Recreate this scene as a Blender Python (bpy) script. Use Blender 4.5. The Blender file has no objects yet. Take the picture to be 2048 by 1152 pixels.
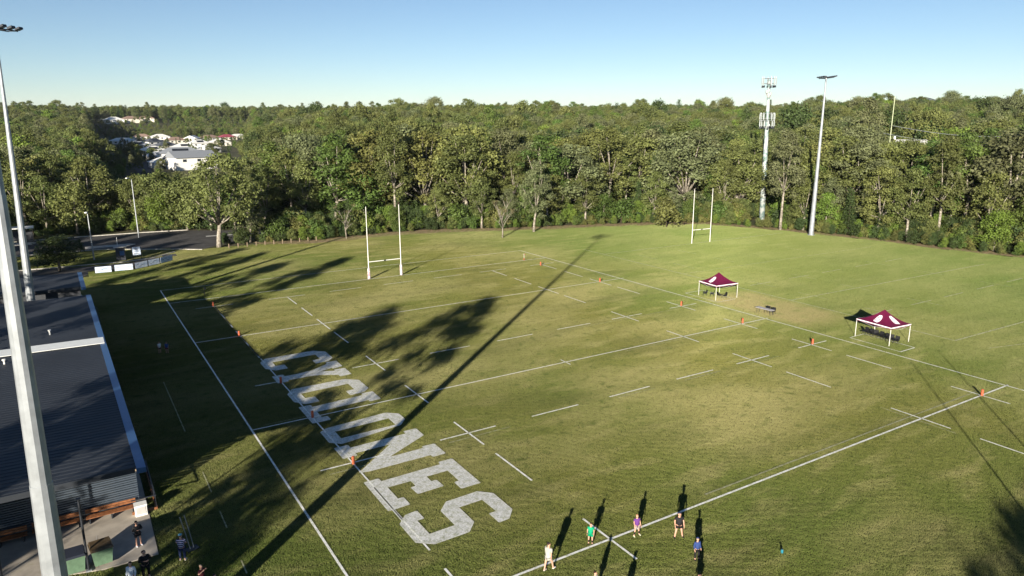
import bpy, bmesh, math, random
import numpy as np
from mathutils import Vector, Matrix
SC = bpy.context.scene
COL = SC.collection
rad = math.radians
PI = math.pi

# ------------------------------------------------------------------ camera
CX, CY, CZ = -11.211, -109.10, 25.439
cam = bpy.data.objects.new("camera", bpy.data.cameras.new("camera"))
COL.objects.link(cam)
yaw, pit, rol = 0.5564, 0.2321, -0.0026
fw = Vector((math.sin(yaw)*math.cos(pit), math.cos(yaw)*math.cos(pit), -math.sin(pit)))
rt = fw.cross(Vector((0, 0, 1))).normalized(); up = rt.cross(fw)
r2 = rt*math.cos(rol)+up*math.sin(rol); u2 = -rt*math.sin(rol)+up*math.cos(rol)
m = Matrix((r2, u2, -fw)).transposed().to_4x4(); m.translation = (CX, CY, CZ)
cam.matrix_world = m
cam.data.sensor_width = 36; cam.data.lens = 36*1449.05/2048
cam.data.clip_start = 0.5; cam.data.clip_end = 40000
SC.camera = cam

# ------------------------------------------------------------------ light
SUN_EL, SUN_AZ = 14.1, 228.0     # azimuth the sun stands at, clockwise from +Y
w = bpy.data.worlds.new("World"); SC.world = w; w.use_nodes = True
nt = w.node_tree; nt.nodes.clear()
sky = nt.nodes.new('ShaderNodeTexSky'); sky.sky_type = 'NISHITA'; sky.sun_disc = False
sky.sun_elevation = rad(SUN_EL); sky.sun_rotation = rad(SUN_AZ)
sky.air_density = 0.74; sky.dust_density = 0.0; sky.ozone_density = 2.2
bg = nt.nodes.new('ShaderNodeBackground'); bg.inputs[1].default_value = 0.05
wo = nt.nodes.new('ShaderNodeOutputWorld')
nt.links.new(sky.outputs[0], bg.inputs[0]); nt.links.new(bg.outputs[0], wo.inputs[0])
sl = bpy.data.lights.new("sun", 'SUN'); sl.energy = 5.0; sl.angle = rad(0.5); sl.color = (1.0, 0.90, 0.74)
sun = bpy.data.objects.new("sun", sl); COL.objects.link(sun)
sd = Vector((math.sin(rad(SUN_AZ))*math.cos(rad(SUN_EL)), math.cos(rad(SUN_AZ))*math.cos(rad(SUN_EL)), math.sin(rad(SUN_EL))))
sun.rotation_euler = sd.to_track_quat('Z', 'Y').to_euler()
SC.view_settings.view_transform = 'Standard'; SC.view_settings.look = 'None'
SC.view_settings.exposure = 1.2; SC.view_settings.gamma = 1
SC.render.engine = 'CYCLES'
SC.cycles.max_bounces = 5; SC.cycles.transparent_max_bounces = 4

# ------------------------------------------------------------------ materials
def mat(name, col, rough=0.7, metal=0.0, var=0.25, scale=3.0, col2=None, world=False, bump=0.0, bscale=20.0, translucent=0.0, objrand=0.0, spec=0.3, detail=4.0, mid=(0.35, 0.65)):
    M = bpy.data.materials.new(name); M.use_nodes = True
    n = M.node_tree.nodes; L = M.node_tree.links
    b = n['Principled BSDF']; b.inputs['Roughness'].default_value = rough; b.inputs['Metallic'].default_value = metal
    b.inputs['Specular IOR Level'].default_value = spec
    if world:
        g = n.new('ShaderNodeNewGeometry'); vec = g.outputs['Position']
    else:
        g = n.new('ShaderNodeTexCoord'); vec = g.outputs['Object']
    no = n.new('ShaderNodeTexNoise'); no.inputs['Scale'].default_value = scale; no.inputs['Detail'].default_value = detail
    L.new(vec, no.inputs['Vector'])
    cr = n.new('ShaderNodeValToRGB'); cr.color_ramp.elements[0].position = mid[0]; cr.color_ramp.elements[1].position = mid[1]
    c2 = col2 if col2 else tuple(c*(1-var) for c in col)
    cr.color_ramp.elements[0].color = (*c2, 1); cr.color_ramp.elements[1].color = (*col, 1)
    L.new(no.outputs[0], cr.inputs[0]); out = cr.outputs[0]
    if objrand:
        oi = n.new('ShaderNodeObjectInfo'); hs = n.new('ShaderNodeHueSaturation')
        mr = n.new('ShaderNodeMapRange'); mr.inputs[3].default_value = 1-objrand; mr.inputs[4].default_value = 1+objrand
        L.new(oi.outputs['Random'], mr.inputs[0]); L.new(mr.outputs[0], hs.inputs['Value'])
        mu = n.new('ShaderNodeMath'); mu.operation = 'MULTIPLY'; mu.inputs[1].default_value = 7.31
        fr = n.new('ShaderNodeMath'); fr.operation = 'FRACT'
        mh = n.new('ShaderNodeMapRange'); mh.inputs[3].default_value = 0.5-objrand*0.03; mh.inputs[4].default_value = 0.5+objrand*0.10
        L.new(oi.outputs['Random'], mu.inputs[0]); L.new(mu.outputs[0], fr.inputs[0]); L.new(fr.outputs[0], mh.inputs[0]); L.new(mh.outputs[0], hs.inputs['Hue'])
        L.new(out, hs.inputs['Color']); out = hs.outputs[0]
    L.new(out, b.inputs['Base Color'])
    if bump:
        nb = n.new('ShaderNodeTexNoise'); nb.inputs['Scale'].default_value = bscale; nb.inputs['Detail'].default_value = 5
        L.new(vec, nb.inputs['Vector']); bu = n.new('ShaderNodeBump'); bu.inputs['Distance'].default_value = bump
        L.new(nb.outputs[0], bu.inputs['Height']); L.new(bu.outputs[0], b.inputs['Normal'])
    if translucent:
        tr = n.new('ShaderNodeBsdfTranslucent'); mx = n.new('ShaderNodeMixShader'); mx.inputs[0].default_value = translucent
        L.new(out, tr.inputs[0]); L.new(b.outputs[0], mx.inputs[1]); L.new(tr.outputs[0], mx.inputs[2])
        L.new(mx.outputs[0], n['Material Output'].inputs[0])
    return M

def grass_mat(name, green, olive, straw, vary):
    """lawn colour driven by world position: broad patches, mowing wear, fine mottling"""
    M = bpy.data.materials.new(name); M.use_nodes = True
    n = M.node_tree.nodes; L = M.node_tree.links
    b = n['Principled BSDF']; b.inputs['Roughness'].default_value = 0.75; b.inputs['Specular IOR Level'].default_value = 0.15
    g = n.new('ShaderNodeNewGeometry')
    def noise(scale, det, sx=1, sy=1, rot=0):
        mp = n.new('ShaderNodeMapping'); mp.inputs['Scale'].default_value = (sx, sy, 1); mp.inputs['Rotation'].default_value = (0, 0, rot)
        L.new(g.outputs['Position'], mp.inputs[0]); t = n.new('ShaderNodeTexNoise'); t.inputs['Scale'].default_value = scale; t.inputs['Detail'].default_value = det
        L.new(mp.outputs[0], t.inputs['Vector']); return t.outputs[0]
    def ramp(fac, a, b_):
        r = n.new('ShaderNodeMapRange'); r.inputs[1].default_value = a; r.inputs[2].default_value = b_; r.clamp = True
        L.new(fac, r.inputs[0]); return r.outputs[0]
    def mix(f, a, b_):
        x = n.new('ShaderNodeMix'); x.data_type = 'RGBA'
        if isinstance(f, float): x.inputs[0].default_value = f
        else: L.new(f, x.inputs[0])
        for i, s in ((6, a), (7, b_)):
            if isinstance(s, tuple): x.inputs[i].default_value = (*s, 1)
            else: L.new(s, x.inputs[i])
        return x.outputs[2]
    def mul(a, b_):
        mm = n.new('ShaderNodeMath'); mm.operation = 'MULTIPLY'; L.new(a, mm.inputs[0])
        if isinstance(b_, float): mm.inputs[1].default_value = b_
        else: L.new(b_, mm.inputs[1])
        return mm.outputs[0]
    c = mix(ramp(noise(0.030, 6, 1, 0.6), 0.36, 0.60), green, olive)
    c = mix(mul(ramp(noise(0.06, 5, .7, 1.2, .5), 0.44, 0.66), .75), c, straw)
    c = mix(mul(ramp(noise(0.35, 7, 0.5, 1.5), 0.50, 0.72), .75), c, straw)
    c = mix(mul(ramp(noise(0.13, 7, 0.45, 1.6), 0.52, 0.70), .5), c, (0.075, 0.085, 0.028))
    c = mix(ramp(noise(0.9, 4), 0.55, 0.8), c, tuple(v*0.62 for v in green))
    # worn bare strip beside the interchange tents on the far touchline
    sp = n.new('ShaderNodeSeparateXYZ'); L.new(g.outputs['Position'], sp.inputs[0])
    def band(o, a0, a1, b0, b1):
        p = ramp(sp.outputs[o], a0, a1); q = ramp(sp.outputs[o], b1, b0)
        mm = n.new('ShaderNodeMath'); mm.operation = 'MULTIPLY'; L.new(p, mm.inputs[0]); L.new(q, mm.inputs[1]); return mm.outputs[0]
    wear = mul(mul(band(0, 64.0, 66.5, 73.0, 75.2), band(1, -57.5, -53.0, -40.0, -36.0)), ramp(noise(0.5, 4), 0.15, 0.5))
    c = mix(mul(wear, 0.85), c, (0.30, 0.235, 0.13))
    # the second pitch is a greener turf
    c = mix(mul(ramp(sp.outputs[0], 50.0, 92.0), .55), c, (0.145, 0.215, 0.062))
    fine = noise(14.0, 3)
    c = mix(mul(ramp(fine, 0.45, 0.75), vary), c, straw)
    L.new(c, b.inputs['Base Color'])
    tr = n.new('ShaderNodeBsdfTranslucent'); mx = n.new('ShaderNodeMixShader'); mx.inputs[0].default_value = 0.06
    L.new(c, tr.inputs[0]); L.new(b.outputs[0], mx.inputs[1]); L.new(tr.outputs[0], mx.inputs[2]); L.new(mx.outputs[0], n['Material Output'].inputs[0])
    return M

G1, G2, G3 = (0.100, 0.148, 0.030), (0.158, 0.164, 0.043), (0.30, 0.285, 0.125)
M_GRASS = grass_mat('lawn_blades', G1, G2, G3, 0.5)
M_SOIL = grass_mat('lawn_ground', tuple(v*.32 for v in G1), tuple(v*.32 for v in G2), tuple(v*.32 for v in G3), 0.5)
M_PAINT = mat('line_paint', (0.86, 0.86, 0.82), 0.9, var=0.5, scale=7, world=True, col2=(0.55, 0.56, 0.47), mid=(0.3, 0.55))
M_PAINT_DULL = mat('worn_and_shaded_line_paint', (0.42, 0.42, 0.28), 0.9, scale=5, world=True, col2=(0.2, 0.2, 0.09))
M_LETTER = mat('letter_paint', (0.68, 0.68, 0.67), 0.9, scale=9.0, world=True, col2=(0.40, 0.41, 0.35), mid=(0.32, 0.6), detail=9)
M_LETTER_EDGE = mat('letter_outline_paint', (0.74, 0.74, 0.70), 0.9, scale=7, world=True, col2=(0.5, 0.5, 0.42))
M_ASPH = mat('asphalt', (0.075, 0.073, 0.075), 0.9, var=0.35, scale=0.6, world=True, bump=0.01, bscale=30)
M_CONC = mat('concrete', (0.42, 0.38, 0.33), 0.85, var=0.25, scale=1.2, world=True, bump=0.003)
M_KERB = mat('kerb_concrete', (0.50, 0.48, 0.44), 0.85, var=0.3, scale=2, world=True)
M_LITTER = mat('leaf_litter', (0.34, 0.235, 0.15), 0.95, scale=1.4, world=True, col2=(0.15, 0.14, 0.05), bump=0.05, bscale=6)
M_FLOOR = mat('forest_floor', (0.085, 0.075, 0.04), 0.95, scale=0.12, world=True, col2=(0.04, 0.05, 0.018), bump=0.3, bscale=1)
M_ROOF = mat('dark_roof_sheet', (0.027, 0.033, 0.044), 0.6, 0.2, var=0.3, scale=0.25, spec=0.5)
M_TRANS = mat('white_roof_sheet', (0.80, 0.82, 0.80), 0.5, var=0.08, scale=2)
M_GUTTER = mat('gutter_metal', (0.06, 0.14, 0.30), 0.35, 0.3, var=0.1)
M_WALL = mat('dark_wall_cladding', (0.05, 0.055, 0.065), 0.7, var=0.2)
M_WALLP = mat('pale_wall', (0.62, 0.60, 0.55), 0.8, var=0.12)
M_TIMBER = mat('oiled_timber', (0.27, 0.11, 0.048), 0.55, var=0.4, scale=6)
M_TIMBERG = mat('weathered_timber', (0.26, 0.20, 0.14), 0.85, var=0.3, scale=5)
M_POLE = mat('galvanised_steel', (0.36, 0.39, 0.42), 0.45, 0.35, var=0.25, scale=1.6, spec=0.5)
M_MAST = mat('mast_steel', (0.46, 0.50, 0.50), 0.6, 0.1, scale=0.8, col2=(0.17, 0.25, 0.25), mid=(0.42, 0.56))
M_WHITE = mat('white_paint', (0.80, 0.80, 0.77), 0.45, var=0.08)
M_DARKM = mat('dark_metal', (0.035, 0.04, 0.05), 0.5, 0.4, var=0.2)
M_BLACK = mat('black_plastic', (0.015, 0.015, 0.017), 0.45, var=0.2, spec=0.5)
M_GREYP = mat('grey_plastic', (0.45, 0.43, 0.42), 0.5, var=0.1)
M_LENS = mat('lamp_glass', (0.30, 0.33, 0.36), 0.15, var=0.1, spec=0.8)
M_BLUEG = mat('blue_tint_panel', (0.10, 0.30, 0.38), 0.3, var=0.2)
M_ORANGE = mat('orange_vinyl', (0.50, 0.12, 0.055), 0.6, var=0.2)
M_MAROON = mat('maroon_canvas', (0.125, 0.006, 0.040), 0.6, var=0.15, scale=2)
M_EMBLEM = mat('white_print', (0.85, 0.78, 0.84), 0.6, var=0.05)
M_BINGR = mat('green_bin_plastic', (0.12, 0.20, 0.13), 0.5, var=0.25, scale=4)
M_BINLID = mat('dark_bin_lid', (0.015, 0.02, 0.035), 0.8, var=0.2)
M_BANNER = mat('banner_fabric', (0.62, 0.68, 0.75), 0.5, var=0.35, scale=2.2, col2=(0.32, 0.42, 0.58))
M_NAVY = mat('navy_fabric', (0.02, 0.03, 0.08), 0.7, var=0.2)
M_GLASS = mat('window_glass', (0.03, 0.04, 0.05), 0.08, var=0.1, spec=0.8)
M_PAD = mat('post_pad_print', (0.72, 0.70, 0.70), 0.5, scale=9, col2=(0.35, 0.08, 0.16), mid=(0.42, 0.5), detail=1)
M_SKIN = mat('skin', (0.55, 0.32, 0.23), 0.5, var=0.08)
M_BARK = mat('pale_gum_bark', (0.36, 0.33, 0.28), 0.8, scale=2.5, col2=(0.13, 0.11, 0.085))
M_BARKD = mat('dark_bark', (0.09, 0.07, 0.05), 0.9, var=0.4)
def leafm(name, c, r=0.22): return mat(name, c, 0.6, var=0.45, scale=0.35, translucent=0.13, objrand=r, spec=0.25)
LEAF = {
 'olive': leafm('olive_gum_leaves', (0.150, 0.170, 0.052)),
 'grey': leafm('grey_green_gum_leaves', (0.160, 0.175, 0.080)),
 'green': leafm('green_leaves', (0.110, 0.160, 0.036)),
 'dark': leafm('dark_green_leaves', (0.065, 0.095, 0.030)),
 'yellow': leafm('yellow_brown_leaves', (0.180, 0.185, 0.055)),
 'bright': leafm('bright_green_leaves', (0.160, 0.230, 0.040), 0.15),
 'russet': leafm('russet_leaves', (0.19, 0.165, 0.085)),
}

# ------------------------------------------------------------------ mesh helpers
class MB:
    def __init__(s): s.v = []; s.f = []; s.m = []
    def add(s, v, f, mi=0):
        o = len(s.v); s.v += [tuple(p) for p in v]; s.f += [tuple(i+o for i in q) for q in f]; s.m += [mi]*len(f)
    def box(s, c, d, rz=0, mi=0, rx=0):
        v = []
        R = Matrix.Rotation(rz, 3, 'Z') @ Matrix.Rotation(rx, 3, 'X')
        for z in (-.5, .5):
            for x, y in ((-.5, -.5), (.5, -.5), (.5, .5), (-.5, .5)): v.append(Vector(c)+R @ Vector((x*d[0], y*d[1], z*d[2])))
        s.add(v, [(3, 2, 1, 0), (4, 5, 6, 7), (0, 1, 5, 4), (1, 2, 6, 5), (2, 3, 7, 6), (3, 0, 4, 7)], mi)
    def tube(s, pts, radii, n=8, mi=0, cap=True):
        pts = [Vector(p) for p in pts]; rings = []
        for i, p in enumerate(pts):
            d = (pts[min(i+1, len(pts)-1)]-pts[max(i-1, 0)]).normalized()
            a = d.orthogonal().normalized() if abs(d.z) < .9 else Vector((1, 0, 0)).cross(d).cross(d).normalized()
            if i and abs(d.dot(pa)) < .999: a = (pa-d*pa.dot(d)).normalized()
            pa = a; b = d.cross(a); r = radii[i] if isinstance(radii, (list, tuple)) else radii
            rings.append([p+a*r*math.cos(2*PI*k/n)+b*r*math.sin(2*PI*k/n) for k in range(n)])
        v = [q for R in rings for q in R]; f = []
        for i in range(len(pts)-1):
            for k in range(n): f.append((i*n+k, i*n+(k+1) % n, (i+1)*n+(k+1) % n, (i+1)*n+k))
        if cap: f.append(tuple(range(n-1, -1, -1))); f.append(tuple((len(pts)-1)*n+k for k in range(n)))
        s.add(v, f, mi)
    def poly(s, pts, z0, z1=None, mi=0):
        """flat polygon (or prism when z1 given) of xy points"""
        n = len(pts)
        if z1 is None: s.add([(x, y, z0) for x, y in pts], [tuple(range(n))], mi); return
        v = [(x, y, z0) for x, y in pts]+[(x, y, z1) for x, y in pts]
        s.add(v, [tuple(range(n-1, -1, -1)), tuple(range(n, 2*n))]+[(i, (i+1) % n, n+(i+1) % n, n+i) for i in range(n)], mi)
    def line(s, a, b, wd, z=0.058, mi=0):
        a = Vector(a); b = Vector(b); d = (b-a).normalized(); q = Vector((-d.y, d.x))*wd/2
        s.add([(*(a+q), z), (*(a-q), z), (*(b-q), z), (*(b+q), z)], [(0, 1, 2, 3)], mi)
    def mesh(s, name, mats, smooth=False):
        me = bpy.data.meshes.new(name); me.from_pydata(s.v, [], s.f)
        for x in (mats if isinstance(mats, (list, tuple)) else [mats]): me.materials.append(x)
        me.polygons.foreach_set('material_index', s.m)
        if smooth: me.polygons.foreach_set('use_smooth', [True]*len(s.f))
        me.update(); return me
    def build(s, name, mats, parent=None, smooth=False, loc=None):
        o = bpy.data.objects.new(name, s.mesh(name, mats, smooth)); COL.objects.link(o)
        if parent: o.parent = parent
        if loc: o.location = loc
        return o
def tag(o, label=None, cat=None, group=None, kind=None):
    for k, x in (('label', label), ('category', cat), ('group', group), ('kind', kind)):
        if x: o[k] = x
    return o
def empty(name, loc, rz, label, cat, group=None):
    o = bpy.data.objects.new(name, None); COL.objects.link(o); o.location = loc; o.rotation_euler = (0, 0, rz)
    o.empty_display_size = .2
    return tag(o, label, cat, group)
def dup(root, loc, rz, label, group=None, scale=None):
    r = root.copy(); COL.objects.link(r); r.location = loc; r.rotation_euler = (0, 0, rz); r['label'] = label
    if group: r['group'] = group
    if scale: r.scale = scale
    for ch in root.children:
        c = ch.copy(); COL.objects.link(c); c.parent = r
        for g in ch.children:
            d = g.copy(); COL.objects.link(d); d.parent = c
    return r
def struct(mb, name, mats, smooth=False): return tag(mb.build(name, mats, smooth=smooth), kind='structure')

# ------------------------------------------------------------------ terrain
def sst(x, a, b):
    t = min(1, max(0, (x-a)/(b-a))); return t*t*(3-2*t)
def hgt(x, y):
    dx, dy = x-CX, y-CY; r = math.hypot(dx, dy); az = math.degrees(math.atan2(dx, dy))
    hill = 15*sst(r, 190, 620)+4*sst(r, 700, 1500)
    if r < 175: return 0.0
    left = 20*sst(r, 330, 1100)
    val = -4*sst(r, 190, 255)+6*sst(r, 290, 380)+2*sst(r, 400, 900)+17*sst(r, 930, 1300)
    wv = sst(az, 0, 3)*(1-sst(az, 12.5, 18))
    wl = 1-sst(az, 8, 14)
    h = hill*(1-wl)+left*wl
    und = 1.6*math.sin(x*.011+1)*math.sin(y*.009)+1.0*math.sin(x*.027)*math.cos(y*.023+2)
    return h*(1-wv)+val*wv+und*sst(r, 230, 420)*(1-wv)
mb = MB(); NA = 120
radii = [0, 20, 40, 70, 100, 130, 155, 175]+[175+8*i for i in range(1, 55)]+[620+40*i for i in range(1, 24)]+[1700, 2000, 2600, 3500, 5000, 8000, 13000, 20000]
NA = 180; v = []; f = []
for i, r in enumerate(radii):
    for k in range(NA):
        a = 2*PI*k/NA; x = CX+r*math.sin(a); y = CY+r*math.cos(a); v.append((x, y, hgt(x, y)-(0.0 if r < 3000 else (r-3000)*.004)-.012))
for i in range(len(radii)-1):
    for k in range(NA):
        q = (i*NA+k, i*NA+(k+1) % NA, (i+1)*NA+(k+1) % NA, (i+1)*NA+k)
        f.append(q if i else (0, (NA+(k+1)) if k < NA-1 else NA, NA+k))
mb.add(v, f); struct(mb, 'ground', M_FLOOR, True)

# edge of the mown grass
EDGE = [(-60, 62), (-30, 80), (3.5, 76), (15, 44), (22.6, 44), (33.7, 39.5), (48, 41.4), (63.7, 38.3), (76.4, 32), (97.3, 26), (112, 20), (121, 14.5), (128.5, -3), (133.2, -21.5), (135, -36), (138, -48), (143, -70), (150, -110), (150, -160)]
LAWN = EDGE+[(-120, -160), (-120, 62)]
mb = MB(); mb.poly(LAWN[::-1], 0.0); struct(mb, 'lawn', M_SOIL)
def inpoly(x, y, P):
    c = False; j = len(P)-1
    for i in range(len(P)):
        if (P[i][1] > y) != (P[j][1] > y) and x < (P[j][0]-P[i][0])*(y-P[i][1])/(P[j][1]-P[i][1])+P[i][0]: c = not c
        j = i
    return c
rng = random.Random(4)
# leaf litter margin along the forest edge
mb = MB(); e = EDGE[4:17]; o1 = []; o2 = []
pts = []
for i in range(len(e)-1):
    for k in range(6): t = k/6; pts.append((e[i][0]*(1-t)+e[i+1][0]*t, e[i][1]*(1-t)+e[i+1][1]*t))
for (x, y) in pts:
    d = Vector((x-50, y+40)).normalized(); a = rng.uniform(.9, 2.6)*(1.0 if x < 118 else .5); b = rng.uniform(2.5, 4)
    o1.append((x-d.x*a, y-d.y*a)); o2.append((x+d.x*b, y+d.y*b))
for i in range(len(pts)-1): mb.add([(*o1[i], .05), (*o2[i], .05), (*o2[i+1], .05), (*o1[i+1], .05)], [(3, 2, 1, 0)])
struct(mb, 'forest_edge_ground', M_LITTER)

# car park, road, path
ROAD = [(-45, 55.5), (-5.6, 54.5), (3, 49), (8, 46), (11.4, 43.5), (15, 47), (22, 50), (40, 50), (60, 47), (90, 42), (120, 36), (122, 42), (90, 49), (60, 56), (38, 61), (22, 66), (13, 72), (3.2, 73.5), (-9, 74), (-45, 74)]
mb = MB(); mb.poly(ROAD, 0.004); struct(mb, 'road', M_ASPH)
PATH = [(-60, 30), (-17.5, 27), (-9.5, 27), (-8.5, 30), (-2, 31.6), (1.5, 33.8), (4, 36.2), (8, 41.5), (6.5, 43), (2, 38.5), (-2.7, 36.9), (-17.1, 38.0), (-60, 41)]
mb = MB(); mb.poly(PATH, 0.008); struct(mb, 'path', M_ASPH)
def kerb(pts, wd, h, name='kerb'):
    mb = MB()
    for a, b in zip(pts[:-1], pts[1:]):
        a = Vector(a); b = Vector(b); d = (b-a); l = d.length; rz = math.atan2(d.y, d.x)
        mb.box(((a.x+b.x)/2, (a.y+b.y)/2, h/2), (l+wd*.0, wd, h), rz)
    struct(mb, name, M_KERB)
kerb([(-60, 41.3), (-17.1, 38.3), (-2.7, 37.2), (2.2, 38.9), (6.4, 43.3)], .35, .13)
kerb([(-45, 74.3), (-9, 74.4), (3.2, 73.9), (13, 72.4)], .4, .14)
kerb([(-45, 55.2), (-5.6, 54.2), (3, 48.7), (8, 45.7), (11.4, 43.1)], .25, .13)
mb = MB(); mb.poly([(-8.2, 56.4), (-.4, 56.0), (.8, 57.2), (-.4, 58.2), (-8.2, 58.6)], 0, .15); struct(mb, 'traffic_island', M_KERB)
mb = MB(); mb.poly([(-40, 68.6), (-17.5, 68.6), (-16.6, 70.2), (-17.5, 71.8), (-40, 71.8)], 0, .14); struct(mb, 'pavement', M_KERB)
mb = MB(); mb.line((15, 60.5), (34, 57.5), .8, .012); struct(mb, 'road_marking', M_WHITE)

# ------------------------------------------------------------------ pitch markings (metres, rugby layout)
W = 64.43; Y5, Y22, Y40, Y50, Y60, Y78 = -5.17, -21.6, -39.65, -50.0, -60.1, -78.35
mb = MB(); LW = .155
mb.line((-.1, 9.2), (0, -101), .15); mb.line((W-.8, 8.1), (W-.2, -101), LW)
mb.line((-.1, 9.2), (W-.8, 8.1), LW*.8)
mb.line((0, 0), (W-.6, -.6), LW); mb.line((0, Y22), (W, Y22), LW); mb.line((0, Y50), (W, Y50), .15); mb.line((0, Y78), (W, Y78), .17)
mb.line((0, -100), (W, -100), .15)
DX = [(2.6, 7.5), (12.4, 17.6), (21.3, 26.3), (29.9, 34.9), (38.5, 43.6), (47.1, 52.2), (57.2, 62.2)]
for y in (Y40, Y60):
    for a, b in DX: mb.line((a, y+.05*math.sin(a)), (b, y), LW)
for a, b in DX: mb.line((a, Y5), (b, Y5), LW*.85)
DY = [(-5.4, -10), (-12.4, -17.3), (-19.2, -24.6), (-26, -31.1), (-36.7, -42.2), (-47.2, -52.5), (-57.5, -62.7), (-64.5, -69.6), (-75.6, -80.8), (-83.1, -88), (-90, -95)]
for x in (5, 15, W-15, W-5):
    for a, b in DY:
        if x == 5 and a > -60 and a < -30: continue
        mb.line((x, a), (x, b), LW)
mb.line((5, -5.5), (5, -16), LW*.9); mb.line((5, -22), (5, -30.5), LW*.9)
mb.line((W/2, -49.1), (W/2, -50.9), .13)
mb.line((5.05, -31.5), (5.05, -73.5), LW*.8)
# interchange boxes beside the far touchline
mb.line((65.4, -34.4), (68.8, -34.5), .1); mb.line((68.8, -34.5), (68.8, -40.8), .1); mb.line((68.8, -40.8), (65.2, -40.7), .1); mb.line((65.4, -34.4), (65.2, -40.7), .1)
mb.line((65.6, -60.8), (68.5, -60.8), .1); mb.line((65.6, -60.8), (65.5, -67), .1); mb.line((65.5, -67), (68.3, -67), .14); mb.line((68.3, -67), (68.5, -60.8), .1)
struct(mb, 'pitch_markings', M_PAINT)
mb = MB()
mb.line((24, Y78+.75), (60, Y78+.75), .14, .054); mb.line((3, Y60-.9), (8, Y60-.9), .1, .054); mb.line((12.8, Y60-.8), (18.5, Y60-.8), .1, .054); mb.line((39, Y60-.6), (44, Y60-.6), .1, .054)
mb.line((30.5, Y60-.6), (35, Y60-.6), .08, .054); mb.line((48, Y60-.7), (53, Y60-.7), .08, .054)
mb.line((W-1.5, 0), (W-.9, -50), .09, .054); mb.line((1, Y50+.5), (4.8, Y50+.5), .08, .054); mb.line((W-15.6, -75), (W-15.6, -81.5), .09, .054)
for y in (Y40-.7, Y50-.55): mb.line((40, y), (62, y), .08, .054)
for a, b in ((-33.6, -47.3), (-55.6, -59.1), (-62, -64.4), (-68.5, -70)): mb.line((-4.8, a), (-4.8, b), .08, .054)  # dashes beside the clubhouse: its shade is put into their thin, dull paint
struct(mb, 'worn_and_shaded_markings', M_PAINT_DULL)
mb = MB(); X2 = 74.8; l = .15
mb.line((X2, 2.5), (X2, -68), l, .052); mb.line((X2, -45.5), (125, -47), l, .052); mb.line((X2, -68), (128, -69.5), l, .052); mb.line((X2, -3.5), (125, -5), l, .052)
mb.line((X2, -24.5), (125, -26), .08, .052)
for a, b in ((77.3, 82), (86.5, 91.5), (95, 100), (104, 109), (113, 118)):
    for y in (-36.2, -56.1): mb.line((a, y), (b, y), .13, .056)
for x in (79.8, 89.8, 110):
    for a, b in ((-8, -13), (-17, -22), (-34, -39), (-43, -48), (-53.5, -58.5)): mb.line((x, a), (x, b), .08, .052)
mb.line((75, -71.5), (100, -78), .08, .052)
struct(mb, 'second_pitch_markings', mat('faded_line_paint', (0.66, 0.66, 0.52), 0.9, scale=4, world=True, col2=(0.36, 0.37, 0.2)))

# ------------------------------------------------------------------ the painted word, slab letters lying along the near five metre line
B0, T0 = 4.70, 11.66
LT = {}
LT['C'] = [(0, 1.0), (0, 3.2), (.75, 4.25), (1.95, 4.25), (1.95, 2.95), (1.05, 2.85), (1.05, 1.45), (5.8, 1.3), (5.8, 3.1), (4.95, 3.2), (4.95, 4.3), (6.3, 4.2), (6.98, 3.45), (6.98, .95), (5.9, -.05), (.7, -.05)]
LT['Y'] = [(0, 1.35), (0, 3.55), (1.0, 3.55), (1.0, 3.0), (2.3, 3.0), (4.1, 3.4), (5.85, 4.4), (5.85, 4.9), (6.98, 4.8), (6.98, 2.75), (5.95, 2.7), (5.95, 3.1), (4.5, 2.45), (5.95, 1.9), (5.95, 2.25), (6.98, 2.0), (6.98, .05), (5.95, -.05), (5.85, .55), (4.0, 1.65), (2.3, 1.95), (1.0, 1.95), (1.0, 1.35)]
LT['L'] = [(0, .1), (0, 4.2), (1.5, 4.2), (1.5, 3.35), (1.0, 3.35), (1.0, 1.9), (5.95, 1.7), (5.95, 2.1), (6.98, 2.0), (6.98, -.1), (5.95, -.1), (5.95, .35), (1.0, .65), (1.0, .1)]
LT['O'] = [(0, .95), (0, 3.2), (.75, 3.95), (6.2, 3.05), (6.98, 2.1), (6.98, .8), (6.1, 0), (.6, .45)]
LT['N'] = [(0, 0), (0, 2.1), (1.05, 2.1), (1.05, 1.65), (4.1, 1.6), (.25, 4.9), (1.0, 5.05), (5.95, 5.05), (5.95, 5.4), (6.98, 5.4), (6.98, 3.45), (5.98, 3.4), (6.02, 3.7), (2.9, 3.75), (6.95, 1.5), (6.95, 0), (5.9, 0), (5.9, .5), (1.05, .6), (1.05, 0)]
LT['E'] = [(0, 0), (0, 4.5), (1.5, 4.45), (1.5, 3.4), (1.1, 3.4), (1.1, 1.5), (2.95, 1.5), (2.95, 2.4), (2.55, 2.45), (2.6, 3.45), (4.55, 3.4), (4.5, 2.4), (4.1, 2.4), (4.1, 1.5), (5.9, 1.5), (5.9, 3.35), (5.5, 3.4), (5.5, 4.4), (6.98, 4.4), (6.98, 0), (5.9, 0), (5.9, .4), (1.05, .5), (1.05, 0)]
LT['S'] = [(0, .9), (.72, .1), (1.55, 0), (1.55, 1.05), (1.05, 1.05), (1.05, 2.95), (2.95, 2.9), (2.95, .85), (3.75, 0), (6.2, -.1), (7.0, .7), (7.0, 3.15), (6.25, 4.0), (5.5, 4.05), (5.5, 2.85), (6.05, 2.85), (5.98, .98), (4.1, 1.05), (4.1, 3.15), (3.3, 4.0), (.9, 4.05), (0, 3.3)]
HOLE = {'O': [(1.0, 1.4), (1.0, 3.0), (5.9, 2.85), (5.9, 1.2)]}
word = [('C', -31.9), ('Y', -36.5), ('C', -42.5), ('L', -47.15), ('O', -52.55), ('N', -57.0), ('E', -63.5), ('S', -69.0)]
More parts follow.
